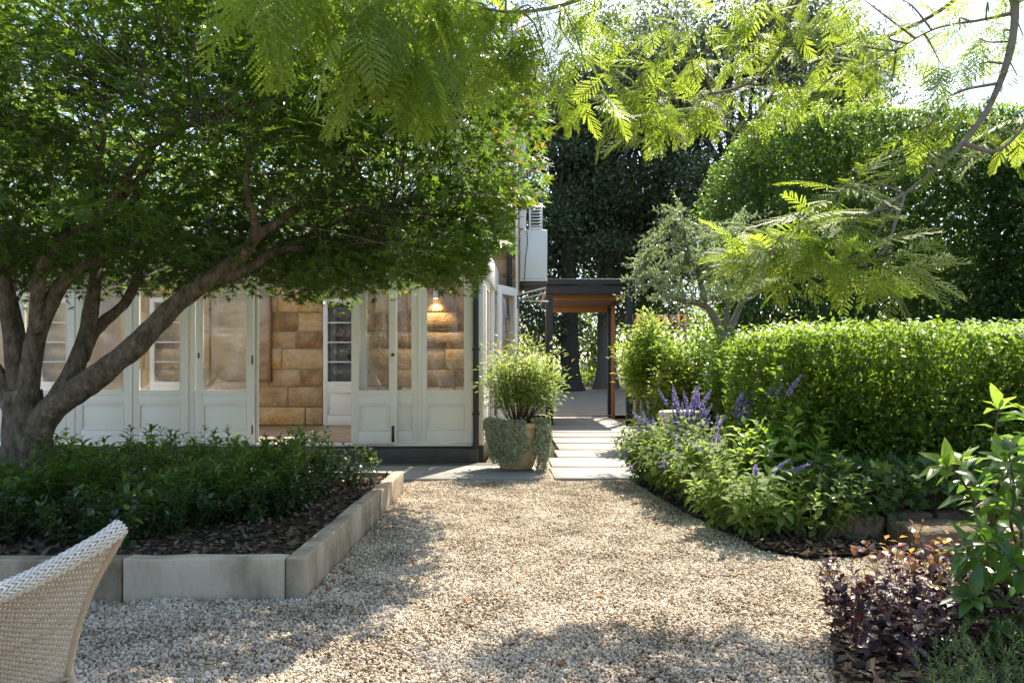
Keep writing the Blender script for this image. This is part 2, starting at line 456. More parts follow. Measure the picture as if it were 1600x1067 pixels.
def rough_block(name, x0, x1, y0, y1, z0, z1, mat, parent=None, amp=.006, cut=.12, bev=.012, origin=None, top=0.0):
    """a stone: subdivided, rounded and uneven"""
    bm = bmesh.new()
    bmesh.ops.create_cube(bm, size=1.0)
    c = np.array(((x0 + x1) / 2, (y0 + y1) / 2, (z0 + z1) / 2)); s = np.array((x1 - x0, y1 - y0, z1 - z0))
    for v in bm.verts: v.co = Vector(np.array(v.co) * s)
    bmesh.ops.bevel(bm, geom=list(bm.edges), offset=bev, segments=1 if cut > .25 else 2, profile=.6, affect='EDGES')
    for ax in range(3):
        n = int(s[ax] / cut)
        for k in range(1, n + 1):
            co = Vector((0, 0, 0)); co[ax] = -s[ax] / 2 + s[ax] * k / (n + 1)
            no = Vector((0, 0, 0)); no[ax] = 1
            bmesh.ops.bisect_plane(bm, geom=list(bm.verts) + list(bm.edges) + list(bm.faces), plane_co=co, plane_no=no)
    co = np.array([v.co for v in bm.verts])
    w = co + c
    d = np.stack((wob(w, 9), wob(w + 17, 9), wob(w + 31, 9)), 1) * amp
    if top:
        hi = co[:, 2] > s[2] * .3
        d[hi, 2] += wob(w[hi] * np.array((1, 1, 0)), 7) * top
    for v, dd in zip(bm.verts, d): v.co = v.co + Vector(dd)
    me = bpy.data.meshes.new(name); bm.to_mesh(me); bm.free()
    me.polygons.foreach_set('use_smooth', np.ones(len(me.polygons), dtype=bool))
    o = obj(name, me, mat, parent)
    o.location = c - (np.array(origin) if origin is not None else 0)
    return o

# ================================================================== GROUND
def hz(x, y):
    p = np.stack((np.asarray(x, float), np.asarray(y, float), np.zeros_like(np.asarray(x, float))), -1).reshape(-1, 3)
    return (.010 * wob(p, 2.2) + .009 * wob(p + 9, 6.0) + .004 * wob(p + 3, 14.0)).reshape(np.shape(x))

def grid_sheet(name, x0, x1, y0, y1, nx, ny, zf, mat, kind='structure'):
    xs, ys = np.linspace(x0, x1, nx), np.linspace(y0, y1, ny)
    X, Y = np.meshgrid(xs, ys)
    v = np.stack((X, Y, zf(X, Y)), -1).reshape(-1, 3)
    i = np.arange(nx * ny).reshape(ny, nx)
    f = np.stack((i[:-1, :-1], i[:-1, 1:], i[1:, 1:], i[1:, :-1]), -1).reshape(-1, 4)
    o = obj(name, mesh_np(name, v, f, True), mat)
    return tag(o, kind=kind)

rise = lambda x, y: np.clip((y - 19) / 8, 0, 1) * .5 - .06
tag(grid_sheet('ground', -140, 140, -120, 160, 60, 281, rise, MT['earth']), 'bare earth ground under the whole garden')
gy = grid_sheet('gravel_yard', -9, 7, -7, 7.05, 120, 110, lambda x, y: hz(x, y) - .012, MT['gravel_base'])
dr = grid_sheet('gravel_drive', -6, 12, 18.0, 27.5, 40, 40, lambda x, y: rise(x, y) + .07 + .01 * np.sin(x * 3 + y), MT['gravel_far'])

def poly_sheet(name, pts, z, mat, n=None):
    me = bpy.data.meshes.new(name)
    me.from_pydata([(x, y, z) for x, y in pts], [], [list(range(len(pts)))])
    return tag(obj(name, me, mat), kind='structure')

BED_X, BED_Y0, BED_Y1 = -1.02, 3.35, 6.41
grid_sheet('garden_soil', -8, BED_X - .06, BED_Y0 + .05, BED_Y1 - .05, 60, 40, lambda x, y: .135 + .02 * wob(np.stack((x, y, 0 * x), -1).reshape(-1, 3), 4).reshape(x.shape), MT['soil'])
RB = [(1.22, 7.05), (1.30, 6.2), (1.42, 5.1), (1.55, 4.25), (1.75, 4.05), (2.5, 4.15), (7, 4.25), (7, 14.5), (2.75, 14.5), (2.6, 13), (2.45, 9), (2.4, 7.05)]
poly_sheet('planting_soil', RB, .028, MT['soil'])
FB = [(1.02, 1.2), (1.10, 2.3), (1.33, 2.85), (1.95, 3.25), (5.5, 3.35), (5.5, 1.2)]
poly_sheet('border_soil', FB, .028, MT['soil'])

def in_poly(x, y, poly):
    r = np.zeros(len(x), bool); n = len(poly)
    for i in range(n):
        (x0, y0), (x1, y1) = poly[i], poly[(i + 1) % n]
        c = ((y0 > y) != (y1 > y)) & (x < (x1 - x0) * (y - y0) / ((y1 - y0) or 1e-9) + x0)
        r ^= c
    return r

# pebbles: points carrying a turn and a size, each showing a rounded stone
def gravel():
    n = 780000
    Y = 1.7 + (7.06 - 1.7) * RNG.random(n) ** 1.05
    X = RNG.uniform(-.80, .80, n) * Y
    X[:9000] = RNG.uniform(.285, .435, 9000); Y[:9000] = RNG.uniform(7.0, 8.3, 9000)
    X = np.where(RNG.random(n) < .5, X, X)
    bad = (X < BED_X + .012) & (Y > BED_Y0 - .012) & (Y < BED_Y1 + .01)
    bad |= in_poly(X, Y, RB) & (RNG.random(n) > .02)
    bad |= in_poly(X, Y, FB) & (RNG.random(n) > .03)
    # density per square metre falls as the sheet widens; thin evenly
    keep = ~bad & (RNG.random(n) < np.clip(Y / 5.2, .38, 1.0))
    X, Y = X[keep], Y[keep]; n = len(X)
    s = np.clip(RNG.lognormal(math.log(.0046), .34, n), .0023, .011)
    Z = hz(X, Y) + RNG.uniform(-.003, .005, n)
    me = bpy.data.meshes.new('pebbles')
    me.vertices.add(n); me.vertices.foreach_set('co', np.stack((X, Y, Z), 1).astype(np.float32).ravel())
    a = me.attributes.new('turn', 'FLOAT_VECTOR', 'POINT'); a.data.foreach_set('vector', RNG.uniform(0, 6.28, (n, 3)).astype(np.float32).ravel())
    sv = s[:, None] * np.stack((RNG.uniform(.9, 1.35, n), RNG.uniform(.8, 1.1, n), RNG.uniform(.55, .85, n)), 1)
    a = me.attributes.new('size', 'FLOAT_VECTOR', 'POINT'); a.data.foreach_set('vector', sv.astype(np.float32).ravel())
    m, nt, out = new_mat('river_pebble'); L = nt.links.new
    oi = nt.nodes.new('ShaderNodeObjectInfo')
    r = ramp(nt, [(.16, .12, .08), (.30, .235, .165), (.43, .355, .26), (.53, .455, .35), (.63, .565, .465)], [0, .18, .45, .78, 1])
    b = nt.nodes.new('ShaderNodeBsdfPrincipled'); b.inputs['Roughness'].default_value = .75; b.inputs['Specular IOR Level'].default_value = .25
    nz = nt.nodes.new('ShaderNodeTexNoise'); nz.inputs['Scale'].default_value = 2.6; nz.inputs['Detail'].default_value = 5; L(oi.outputs['Location'], nz.inputs['Vector'])
    mm = nt.nodes.new('ShaderNodeMath'); mm.operation = 'MULTIPLY_ADD'; L(nz.outputs['Fac'], mm.inputs[0]); mm.inputs[1].default_value = 1.5; mm.inputs[2].default_value = -.78
    m2 = nt.nodes.new('ShaderNodeMath'); m2.operation = 'ADD'; m2.use_clamp = True; L(oi.outputs['Random'], m2.inputs[0]); L(mm.outputs[0], m2.inputs[1])
    L(m2.outputs[0], r.inputs[0]); L(r.outputs[0], b.inputs['Base Color']); L(b.outputs[0], out.inputs[0])
    ng = bpy.data.node_groups.new('scatter_pebbles', 'GeometryNodeTree')
    ng.interface.new_socket('Geometry', in_out='INPUT', socket_type='NodeSocketGeometry')
    ng.interface.new_socket('Geometry', in_out='OUTPUT', socket_type='NodeSocketGeometry')
    N = ng.nodes; K = ng.links.new
    gi, go = N.new('NodeGroupInput'), N.new('NodeGroupOutput')
    ico = N.new('GeometryNodeMeshIcoSphere'); ico.inputs['Radius'].default_value = 1.0; ico.inputs['Subdivisions'].default_value = 2
    sm = N.new('GeometryNodeSetMaterial'); sm.inputs['Material'].default_value = m
    ss = N.new('GeometryNodeSetShadeSmooth')
    ip = N.new('GeometryNodeInstanceOnPoints')
    at = N.new('GeometryNodeInputNamedAttribute'); at.data_type = 'FLOAT_VECTOR'; at.inputs['Name'].default_value = 'turn'
    az = N.new('GeometryNodeInputNamedAttribute'); az.data_type = 'FLOAT_VECTOR'; az.inputs['Name'].default_value = 'size'
    K(ico.outputs['Mesh'], ss.inputs['Geometry']); K(ss.outputs[0], sm.inputs['Geometry'])
    K(gi.outputs[0], ip.inputs['Points']); K(sm.outputs[0], ip.inputs['Instance'])
    K(at.outputs['Attribute'], ip.inputs['Rotation']); K(az.outputs['Attribute'], ip.inputs['Scale'])
    K(ip.outputs[0], go.inputs[0])
    o = obj('gravel', me, m)
    md = o.modifiers.new('pebbles', 'NODES'); md.node_group = ng
    tag(o, 'loose pale cream pea gravel covering the courtyard', 'gravel', kind='stuff')
gravel()

# bark mulch on the beds
def chips(name, n, area, zf, label):
    X, Y = area(n)
    n = len(X)
    p = np.stack((X, Y, zf(X, Y) + RNG.uniform(0, .02, n)), 1)
    d = RNG.normal(0, 1, (n, 3)) * (1, 1, .25)
    nr = RNG.normal(0, .45, (n, 3)) + (0, 0, 1)
    v, f, k = leaf_verts(lf_diamond(.22), p, d, nr, RNG.uniform(.025, .075, n))
    o = obj(name, mesh_np(name, v, f, False, np.repeat(RNG.random(n), k)), MT['chip'])
    tag(o, label, 'mulch', kind='stuff')
def area_left(n):
    return RNG.uniform(-4.6, BED_X - .1, n), RNG.uniform(BED_Y0 + .1, BED_Y1 - .12, n)
def area_poly(poly, x0, x1, y0, y1):
    def f(n):
        X, Y = RNG.uniform(x0, x1, n), RNG.uniform(y0, y1, n); k = in_poly(X, Y, poly); return X[k], Y[k]
    return f
chips('bark_mulch', 12000, area_left, lambda x, y: .135 + .02 * wob(np.stack((x, y, 0 * x), -1).reshape(-1, 3), 4), 'dark bark mulch over the soil behind the stone edging')
chips('leaf_mulch', 7000, area_poly(RB, 1.1, 3.2, 4.0, 6), lambda x, y: .03 + 0 * x, 'dark leafy mulch at the foot of the salvia border')
chips('twig_mulch', 5000, area_poly(FB, 1.0, 2.6, 1.8, 3.4), lambda x, y: .03 + 0 * x, 'dark twiggy mulch under the purple shrub')

tag(box_part('gravel_strip', (.272, .462, 7.0, 8.9, -.07, .0), MT['gravel_base']), kind='structure')
def area_gravel(n):
    Y = RNG.uniform(2.2, 7.0, n); X = RNG.uniform(-.7, 1, n) * np.minimum(Y * .6, 1.8)
    k = ~in_poly(X, Y, RB) & ~in_poly(X, Y, FB) & ~((X < BED_X + .02) & (Y > BED_Y0 - .02)) & (wob(np.stack((X, Y, 0 * X), 1), 1.6) + RNG.uniform(-.6, .6, n) > .25)
    return X[k], Y[k]
def litter():
    X, Y = area_gravel(1500); n = len(X)
    p = np.stack((X, Y, hz(X, Y) + RNG.uniform(.006, .012, n)), 1)
    v, f, k = leaf_verts(lf_diamond(.3), p, RNG.normal(0, 1, (n, 3)) * (1, 1, .15), RNG.normal(0, .3, (n, 3)) + (0, 0, 1), RNG.uniform(.010, .030, n))
    tag(obj('leaf_litter', mesh_np('leaf_litter', v, f, False, np.repeat(RNG.random(n), k)), MT['litter']), 'tiny brown leaf fragments scattered over the gravel', 'leaf litter', kind='stuff')
litter()
# ---- paving
pav = empty('terrace_paving', (0, 0, 0)); tag(pav, 'grey stone terrace along the glazed room', kind='structure')
xe = .278
for k, w in enumerate((1.25, 1.3, 1.2, 1.3, 1.25, 1.3)):
    rough_block('paving_slab', xe - w + .004, xe, 7.07, 8.06, -.06, .022, MT['paver2'], pav, amp=.001, cut=.5, bev=.005)
    rough_block('paving_slab', xe - w + .004, xe, 8.068, 8.36, -.06, .02, MT['plinth'], pav, amp=.001, cut=.5, bev=.005)
    xe -= w
path = empty('path', (0, 0, 0)); tag(path, 'pale paving slab path leading to the gate', kind='structure')
rows = [(7.10, .44, 1.75), (8.0, .47, 2.0), (8.9, .60, 2.2), (9.8, .68, 2.3), (10.75, .68, 2.34), (11.75, .70, 2.36), (12.75, .72, 2.38), (13.7, .76, 2.38), (14.65, .92, 2.42), (15.6, .92, 2.42), (16.6, .92, 2.42)]
for y, x0, x1 in rows:
    rough_block('paving_slab', x0, x1, y, y + .81, -.05, .026, MT['paver'], path, amp=.001, cut=.6, bev=.006)
tag(box_part('path_bed', (.464, 2.6, 7.06, 18.0, -.08, -.03), MT['earth']), 'gravel bedding between the path slabs', kind='structure')

# ---- edging of the left bed
edg = empty('bed_edging', (BED_X, BED_Y0, 0), 'low cream cast stone edging around the planted bed', 'stone edging')
T = .095
eo = tuple(edg.location)
xs = [BED_X - .001, -1.915, -2.82, -3.74, -4.66]
rough_block('edging_stone', xs[1] + .006, BED_X - T - .004, BED_Y0, BED_Y0 + T, -.03, .196, MT['edging'], edg, .004, .085, .009, eo, .004)
for a, b in zip(xs[1:], xs[2:]):
    rough_block('edging_stone', b + .006, a - .002, BED_Y0 + .004, BED_Y0 + T, -.03, .196 + RNG.uniform(-.006, .004), MT['edging'], edg, .004, .085, .009, eo, .004)
ys = [BED_Y0, 4.28, 5.30, BED_Y1]
for a, b in zip(ys, ys[1:]):
    rough_block('edging_stone', BED_X - T, BED_X + RNG.uniform(-.003, .004), a + .003, b - .004, -.03, .197 + RNG.uniform(-.006, .006), MT['edging'], edg, .004, .085, .010, eo, .004)
for a, b in zip([BED_X - T, -2.0, -2.95, -3.9], [-2.0, -2.95, -3.9, -4.9]):
    rough_block('edging_stone', b + .006, a - .006, BED_Y1 - T, BED_Y1 - .003, -.03, .195, MT['edging'], edg, .0025, .09, .008, eo, .006)

# ================================================================== HOUSE
HY = 8.5                     # glazed front
FX = lambda px: (px - 800) / FPX * HY
FLOOR, HEAD = .24, 2.42
WY = 11.5                    # sandstone wall
house = empty('sandstone_house', (-3, 11.5, 0), 'sandstone house with a white glazed garden room opening onto the terrace', 'house')
ho = np.array(house.location)
HB = lambda: MB(ho)

def frame_mesh(w, z0, z1, th, sl, sr, gb, gt, mid, panel=True, bars=0):
    """local: x 0..w, y 0..th, stiles sl/sr; glass between gb and gt"""
    b = MB()
    b.box(0, sl, 0, th, z0, z1); b.box(w - sr, w, 0, th, z0, z1)
    b.box(sl, w - sr, 0, th, gt, z1)
    b.box(sl, w - sr, .001, th - .001, mid, gb)
    if panel:
        pz0, pz1 = z0 + .165, mid - .105
        b.box(sl, w - sr, .002, th - .002, z0, pz0); b.box(sl, w - sr, .002, th - .002, pz1, mid)
        b.box(sl, w - sr, .012, th - .012, pz0, pz1)
    else:
        b.box(sl, w - sr, .002, th - .002, z0, mid)
    return b
def ring(x0, x1, z0, z1, y0, y1, t):
    b = MB()
    b.box(x0, x0 + t, y0, y1, z0, z1); b.box(x1 - t, x1, y0, y1, z0, z1)
    b.box(x0 + t, x1 - t, y0, y1, z0, z0 + t); b.box(x0 + t, x1 - t, y0, y1, z1 - t, z1)
    return b
def glazed(name, w, loc, rz=0.0, z0=FLOOR + .004, z1=HEAD, sl=.085, sr=.085, th=.045, gb=.90, gt=2.28, mid=.835, label=None, bars=()):
    o = frame_mesh(w, z0, z1, th, sl, sr, gb, gt, mid).build(name, MT['white'], house, bevel=.004)
    o.location = np.array(loc) - ho; o.rotation_euler = (0, 0, rz)
    if label: o['label'] = label
    edges = [gb] + list(bars) + [gt]
    for a, c in zip(edges, edges[1:]):
        pn = MB(); pn.box(sl - .004, w - sr + .004, th * .42, th * .42 + .005, a + .002, c - .002)
        pn.build('pane', MT['glass'], o)
    for bz in bars:
        k = MB(); k.box(sl, w - sr, th * .2, th * .8, bz - .012, bz + .012); k.build('glazing_bar', MT['white'], o)
    pz0, pz1 = z0 + .165, mid - .105
    ring(sl + .002, w - sr - .002, pz0 + .002, pz1 - .002, -.004, .010, .016).build('panel_moulding', MT['white'], o, bevel=.003)
    ring(sl - .006, w - sr + .006, gb - .006, gt + .006, -.004, .006, .012).build('glazing_bead', MT['white'], o, bevel=.003)
    return o

bnds = [-420, -330, -240, -150, -62, 26, 115, 205, 293, 402]
for a, b in zip(bnds, bnds[1:]):
    glazed('glazed_panel', FX(b) - FX(a) - .012, (FX(a) + .006, HY, 0))
glazed('glazed_panel', FX(655) - FX(561) - .012, (FX(561) + .006, HY, 0))
glazed('glazed_panel', FX(737) - FX(655) - .012, (FX(655) + .006, HY, 0))
for px in bnds + [561, 655, 737]:
    t = .018 if px not in (402, 561) else .022
    k = HB(); k.box(FX(px) - t, FX(px) + t, HY - .012, HY - .001, FLOOR + .01, HEAD); k.build('cover_strip', MT['white'], house, bevel=.004)
# open leaves folded against the fixed panels
ld = glazed('door_leaf', FX(402) - FX(312), (FX(310), HY - .075, 0), R(-.8), label='open door leaf folded back beside the doorway, hinges at its right edge')
for z in (.42, 1.28, 2.12):
    k = MB(); k.tube([(FX(402) - FX(312) - .012, -.006, z - .055), (FX(402) - FX(312) - .012, -.006, z + .055)], .009, 8); k.build('hinge', MT['iron'], ld)
k = MB(); k.box(.03, .048, -.004, .003, 1.30, 1.37); k.build('keyhole_plate', MT['iron'], ld)
rd = glazed('door_leaf', FX(622) - FX(552), (FX(552), HY - .11, 0), R(1.2), sl=.088, sr=.088, label='open door leaf with a brass knob and a long floor bolt')
wl = FX(622) - FX(552)
k = MB(); k.box(wl - .062, wl - .03, -.008, .003, FLOOR + .03, .47); k.build('floor_bolt', MT['iron'], rd)
k = MB(); k.tube([(wl - .045, -.045, 1.34), (wl - .045, -.03, 1.34), (wl - .045, -.012, 1.34), (wl - .045, .002, 1.34)], [.012, .02, .008, .016], 12); k.build('knob', MT['iron'], rd, smooth=True)

k = HB(); k.box(FX(-420), FX(738), HY - .02, HY + .10, HEAD + .003, HEAD + .20); k.build('head_beam', MT['white'], house, bevel=.006)
k = HB(); k.box(FX(-420), FX(741), HY - .12, HY + .06, HEAD + .205, HEAD + .40); k.build('fascia', MT['white'], house, bevel=.006)
k = HB(); k.box(FX(-420), FX(738), HY - .03, HY + .07, FLOOR - .03, FLOOR); k.build('sill', MT['white'], house, bevel=.004)
k = HB(); k.box(FX(-420), FX(739), HY - .005, WY + .3, -.03, FLOOR - .034); k.build('plinth', MT['plinth'], house, bevel=.006)
k = HB(); k.box(FX(-420), FX(748), HY - .14, HY - .008, -.02, FLOOR - .06); k.build('step', MT['plinth'], house, bevel=.01)
k = HB(); k.box(FX(-420), FX(737), HY + .072, WY, FLOOR - .033, FLOOR); k.build('floor', MT['floor'], house)
# unseen roof on rafters, made of glass to let daylight into the room
nr = 11
xr = np.linspace(FX(-420), FX(738), nr)
for i, x in enumerate(xr):
    k = HB(); v = np.array([(x - .03, HY - .05, HEAD + .405), (x + .03, HY - .05, HEAD + .405), (x + .03, HY - .05, HEAD + .52), (x - .03, HY - .05, HEAD + .52)])
    v = np.vstack((v, v + (0, WY - HY, .55)))
    k.add(v, np.array([(0, 1, 2, 3), (7, 6, 5, 4), (0, 4, 5, 1), (1, 5, 6, 2), (2, 6, 7, 3), (3, 7, 4, 0)])); k.build('rafter', MT['white'], house)
for a, b in zip(xr, xr[1:]):
    k = HB(); v = np.array([(a + .032, HY - .05, HEAD + .485), (b - .032, HY - .05, HEAD + .485), (b - .032, HY - .05, HEAD + .493), (a + .032, HY - .05, HEAD + .493)])
    v = np.vstack((v, v + (0, WY - HY - .02, .547)))
    k.add(v, np.array([(0, 1, 2, 3), (7, 6, 5, 4), (0, 4, 5, 1), (1, 5, 6, 2), (2, 6, 7, 3), (3, 7, 4, 0)])); k.build('added_roof_pane', MT['glass'], house)
# right-hand side of the garden room
S0, S1 = np.array((-.385, HY + .07)), np.array((-.245, WY - .06))
sl_ = np.linalg.norm(S1 - S0); sa = math.atan2(*(S1 - S0)[::-1])
k = HB(); k.box(FX(739), FX(756), HY - .01, HY + .075, FLOOR - .02, HEAD + .19); k.build('corner_post', MT['white'], house, bevel=.006)
ud = (S1 - S0) / sl_
for s0, s1 in ((.02, .68), (.70, 1.36), (2.06, 2.80)):
    q = S0 + ud * s0
    glazed('side_panel', s1 - s0, (q[0], q[1], 0), sa)
k = MB(); k.box(0, sl_, -.03, .09, HEAD + .003, HEAD + .38); o = k.build('side_beam', MT['white'], house, bevel=.006); o.location = np.array((S0[0], S0[1], 0)) - ho; o.rotation_euler = (0, 0, sa)
k = MB(); k.box(0, sl_, -.03, .09, 0, FLOOR - .002); o = k.build('side_plinth', MT['plinth'], house, bevel=.006); o.location = np.array((S0[0], S0[1], 0)) - ho; o.rotation_euler = (0, 0, sa)
sd = glazed('door_leaf', .60, (-.205, 10.86, 0), math.atan2(.52, .30), z1=2.53, gt=2.40, label='white glazed side door standing open towards the path')
k = MB(); k.tube([(.596, -.006, 2.2), (.596, -.006, 2.42)], .011, 8); k.build('hinge', MT['iron'], sd)

# sandstone wall with its blocks
def wall_box(x0, x1, z0, z1, m='mortar', nm='wall', y0=WY + .006, y1=WY + .45):
    k = HB(); k.box(x0, x1, y0, y1, z0, z1); return k.build(nm, MT[m], house)
NX0, NX1, NZ = -3.18, -2.60, 2.40        # the bookcase niche
wall_box(-6.6, NX0, -.03, 3.4); wall_box(NX1, .12, -.03, 3.4); wall_box(NX0, NX1, NZ, 3.4); wall_box(NX0, NX1, -.03, FLOOR)
wall_box(-12.5, -6.6, -.03, 3.4, 'beige')
k = HB(); k.box(NX0 - .3, NX1 + .3, WY + .95, WY + 1.0, -.03, 3.0); k.build('niche_back', MT['white2'], house)
k = HB(); k.box(NX0 - .05, NX0, WY + .45, WY + .95, -.03, 3.0); k.box(NX1, NX1 + .05, WY + .45, WY + .95, -.03, 3.0); k.build('niche_side', MT['white2'], house)
k = HB(); k.box(NX0, NX1, WY + .45, WY + .95, .2, FLOOR); k.build('niche_floor', MT['floor'], house)
k = HB(); k.box(NX0, NX1, WY + .45, WY + .95, NZ, NZ + .05); k.build('niche_head', MT['white2'], house)
def stones(x0, x1, z0, z1, holes=()):
    z = z0
    while z < z1 - .05:
        h = min(.30 + RNG.uniform(-.03, .05), z1 - z)
        x = x0
        off = RNG.uniform(.3, .6); first = True
        while x < x1 - .02:
            w = off if first else RNG.uniform(.45, 1.05); first = False
            e = min(x + w, x1)
            if x1 - e < .2: e = x1
            segs = [(x, e)]
            for hx0, hx1, hz0, hz1 in holes:
                if z < hz1 and z + h > hz0:
                    ns = []
                    for a, b in segs:
                        if b <= hx0 or a >= hx1: ns.append((a, b))
                        else:
                            if hx0 - a > .06: ns.append((a, hx0))
                            if b - hx1 > .06: ns.append((hx1, b))
                    segs = ns
            for a, b in segs:
                rough_block('sandstone_block', a + .009, b - .009, WY - .012 + RNG.uniform(-.01, .008), WY + .08, z + .009, z + h - .009, MT['stone'], house, .006, .30, .014, ho)
            x = e
        z += h
stones(-6.6, .12, FLOOR, 3.3, [(NX0, NX1, 0, NZ)])
# upper storey, kept narrow out of sight to let sun in, and house body
k = HB(); k.box(-1.0, .12, WY + .03, 19, 3.404, 6.0); k.build('upper_wall', MT['render'], house)
k = HB(); k.box(.02, .118, WY + .452, 19, -.03, 3.4); k.build('side_wall', MT['render'], house)
k = HB(); k.box(-12.5, .0, WY + 1.05, WY + 1.15, -.03, 3.4); k.build('inner_wall', MT['white2'], house)
k = HB(); k.box(-12.5, -1.01, WY - .1, 19, 3.404, 3.55); k.build('flat_roof', MT['plinth'], house)
k = HB(); v = np.array([(-1.3, WY - .35, 6.003), (.4, WY - .35, 6.003), (.4, 19.3, 6.003), (-1.3, 19.3, 6.003), (-.45, WY + 1.2, 6.7), (-.45, 18, 6.7)])
k.add(v, [np.array([(0, 1, 2, 3), (1, 2, 5, 4), (3, 0, 4, 5)]), np.array([(0, 1, 4), (2, 3, 5)])]); k.build('roof', MT['plinth'], house)
# pipes
k = HB(); xd = FX(744) ; k.box(xd - .035, xd + .035, HY - .095, HY - .03, .0, HEAD + .2)
k.build('downpipe', MT['pipe'], house, bevel=.012)
for z in (.6, 1.4, 2.2):
    k = HB(); k.box(xd - .045, xd + .045, HY - .10, HY - .012, z, z + .025); k.build('pipe_clip', MT['pipe'], house)
xq = (796 - 800) / FPX * (WY - .1)
k = HB(); k.tube([(xq, WY - .08, 2.0), (xq, WY - .08, 5.9)], .045, 10); k.build('downpipe', MT['pipe'], house, smooth=True)
k = HB(); k.tube([(.075, WY - .07, 1.9), (.075, WY - .07, 5.2)], .022, 8); k.build('white_pipe', MT['white2'], house, smooth=True)
k = HB(); k.box(.124, .24, WY + .08, WY + .35, 3.58, 5.22); k.box(.10, .27, WY + .05, WY + .38, 5.223, 5.28); k.build('duct', MT['white2'], house, bevel=.006)
# interior door with small panes, in the niche mouth
def in_door(x0, w, y, lab):
    o = frame_mesh(w, FLOOR + .004, 2.38, .04, .075, .075, .98, 2.30, .90).build('interior_door', MT['white2'], house, bevel=.003)
    o.location = np.array((x0, y, 0)) - ho; o['label'] = lab
    zs = np.linspace(.98, 2.30, 5)
    for a, b in zip(zs, zs[1:]):
        pn = MB(); pn.box(.072, w - .072, .016, .021, a + .012, b - .012); pn.build('pane', MT['glass'], o)
    for z in zs[1:-1]:
        kk = MB(); kk.box(.075, w - .075, .006, .034, z - .011, z + .011); kk.build('glazing_bar', MT['white2'], o)
    ring(.08, w - .08, .42, .80, -.004, .01, .014).build('panel_moulding', MT['white2'], o)
    return o
in_door(NX0 + .004, NX1 - NX0 - .008, WY - .02, 'white interior door with four small panes beside the sandstone')
in_door(-7.95, .72, WY - .06, 'white interior door in the plaster wall behind the maple limbs')
in_door(-6.05, .70, WY - .10, 'white interior door standing left of the landscape painting')
# wall lamp
lamp = empty('wall_lamp', P(681, 458, WY - .06), 'small white cylinder wall lamp glowing on the sandstone inside', 'wall lamp')
k = MB(); k.lathe([(.0, -.09), (.032, -.09), (.035, -.085), (.035, .07), (.0, .07)], (0, -.03, 0), 16, False); k.build('shade', MT['white2'], lamp, smooth=False)
k = MB(); k.box(-.015, .015, -.005, .06, -.01, .02); k.build('bracket', MT['white2'], lamp)
k = MB(); k.lathe([(.0, -.096), (.026, -.096), (.026, -.092), (0, -.092)], (0, -.03, 0), 12, False); k.build('bulb', M_emit('lamp_glow', (1, .72, .4), 12), lamp)
lt = bpy.data.lights.new('lamp_light', 'SPOT'); lt.energy = 14; lt.color = (1, .75, .48); lt.spot_size = R(120); lt.spot_blend = .8; lt.shadow_soft_size = .03
lo = bpy.data.objects.new('lamp_light', lt); COL.objects.link(lo); lo.parent = lamp; lo.location = (0, -.05, -.11)

# bookcase in the niche with a few things on it
bc = empty('bookcase', (NX0 + .02, WY + .55, FLOOR), 'white bookcase behind the four-pane interior door', 'bookcase')
bw = NX1 - NX0 - .04
k = MB(); k.box(0, bw, .30, .32, 0, 2.05); k.build('back_board', MT['white2'], bc)
k = MB(); k.box(0, .02, 0, .30, 0, 2.05); k.box(bw - .02, bw, 0, .30, 0, 2.05); k.build('side_board', MT['white2'], bc)
for z in (.05, .72, 1.06, 1.42, 1.78, 2.03):
    k = MB(); k.box(.02, bw - .02, 0, .30, z, z + .02); k.build('shelf', MT['white2'], bc)
bx = NX0 + .06
for i, (w, h, m, lab) in enumerate([(.035, .22, 'book_dk', 'dark upright book beside the red one on the bookcase'), (.04, .24, 'book_red', 'red upright book on the bookcase shelf'), (.03, .2, 'book_or', 'tan upright book on the bookcase shelf')]):
    tag(box_part('book', (bx, bx + w, WY + .60, WY + .78, FLOOR + 1.44, FLOOR + 1.44 + h), MT[m]), lab, 'book'); bx += w + .008
tag(box_part('box', (NX0 + .36, NX0 + .44, WY + .62, WY + .74, FLOOR + 1.80, FLOOR + 1.93), MT['book_or']), 'small tan box on the top shelf of the bookcase', 'box')
k = MB(); k.lathe([(0, -.01), (.12, -.006), (.125, .006), (0, .01)], (0, 0, 0), 24, False); o = k.build('plate', MT['plate'], None, smooth=True)
o.location = (NX0 + .36, WY + .70, FLOOR + 1.08 + .122); o.rotation_euler = (R(80), 0, 0); tag(o, 'round dark brown plate standing on the bookcase shelf', 'plate')
# painting on the wall
pt = empty('painting', P(376, 512, WY - .04), 'wide beige landscape painting hung inside left of the sandstone', 'painting')
pw, ph = .98 / 2, .88
k = MB(); k.box(-pw, pw, -.02, .04, -ph, ph); k.build('canvas', MT['canvas'], pt)
b = ring(-pw - .03, pw + .03, -ph - .03, ph + .03, -.03, .045, .028); b.build('frame', MT['frame_w'], pt)

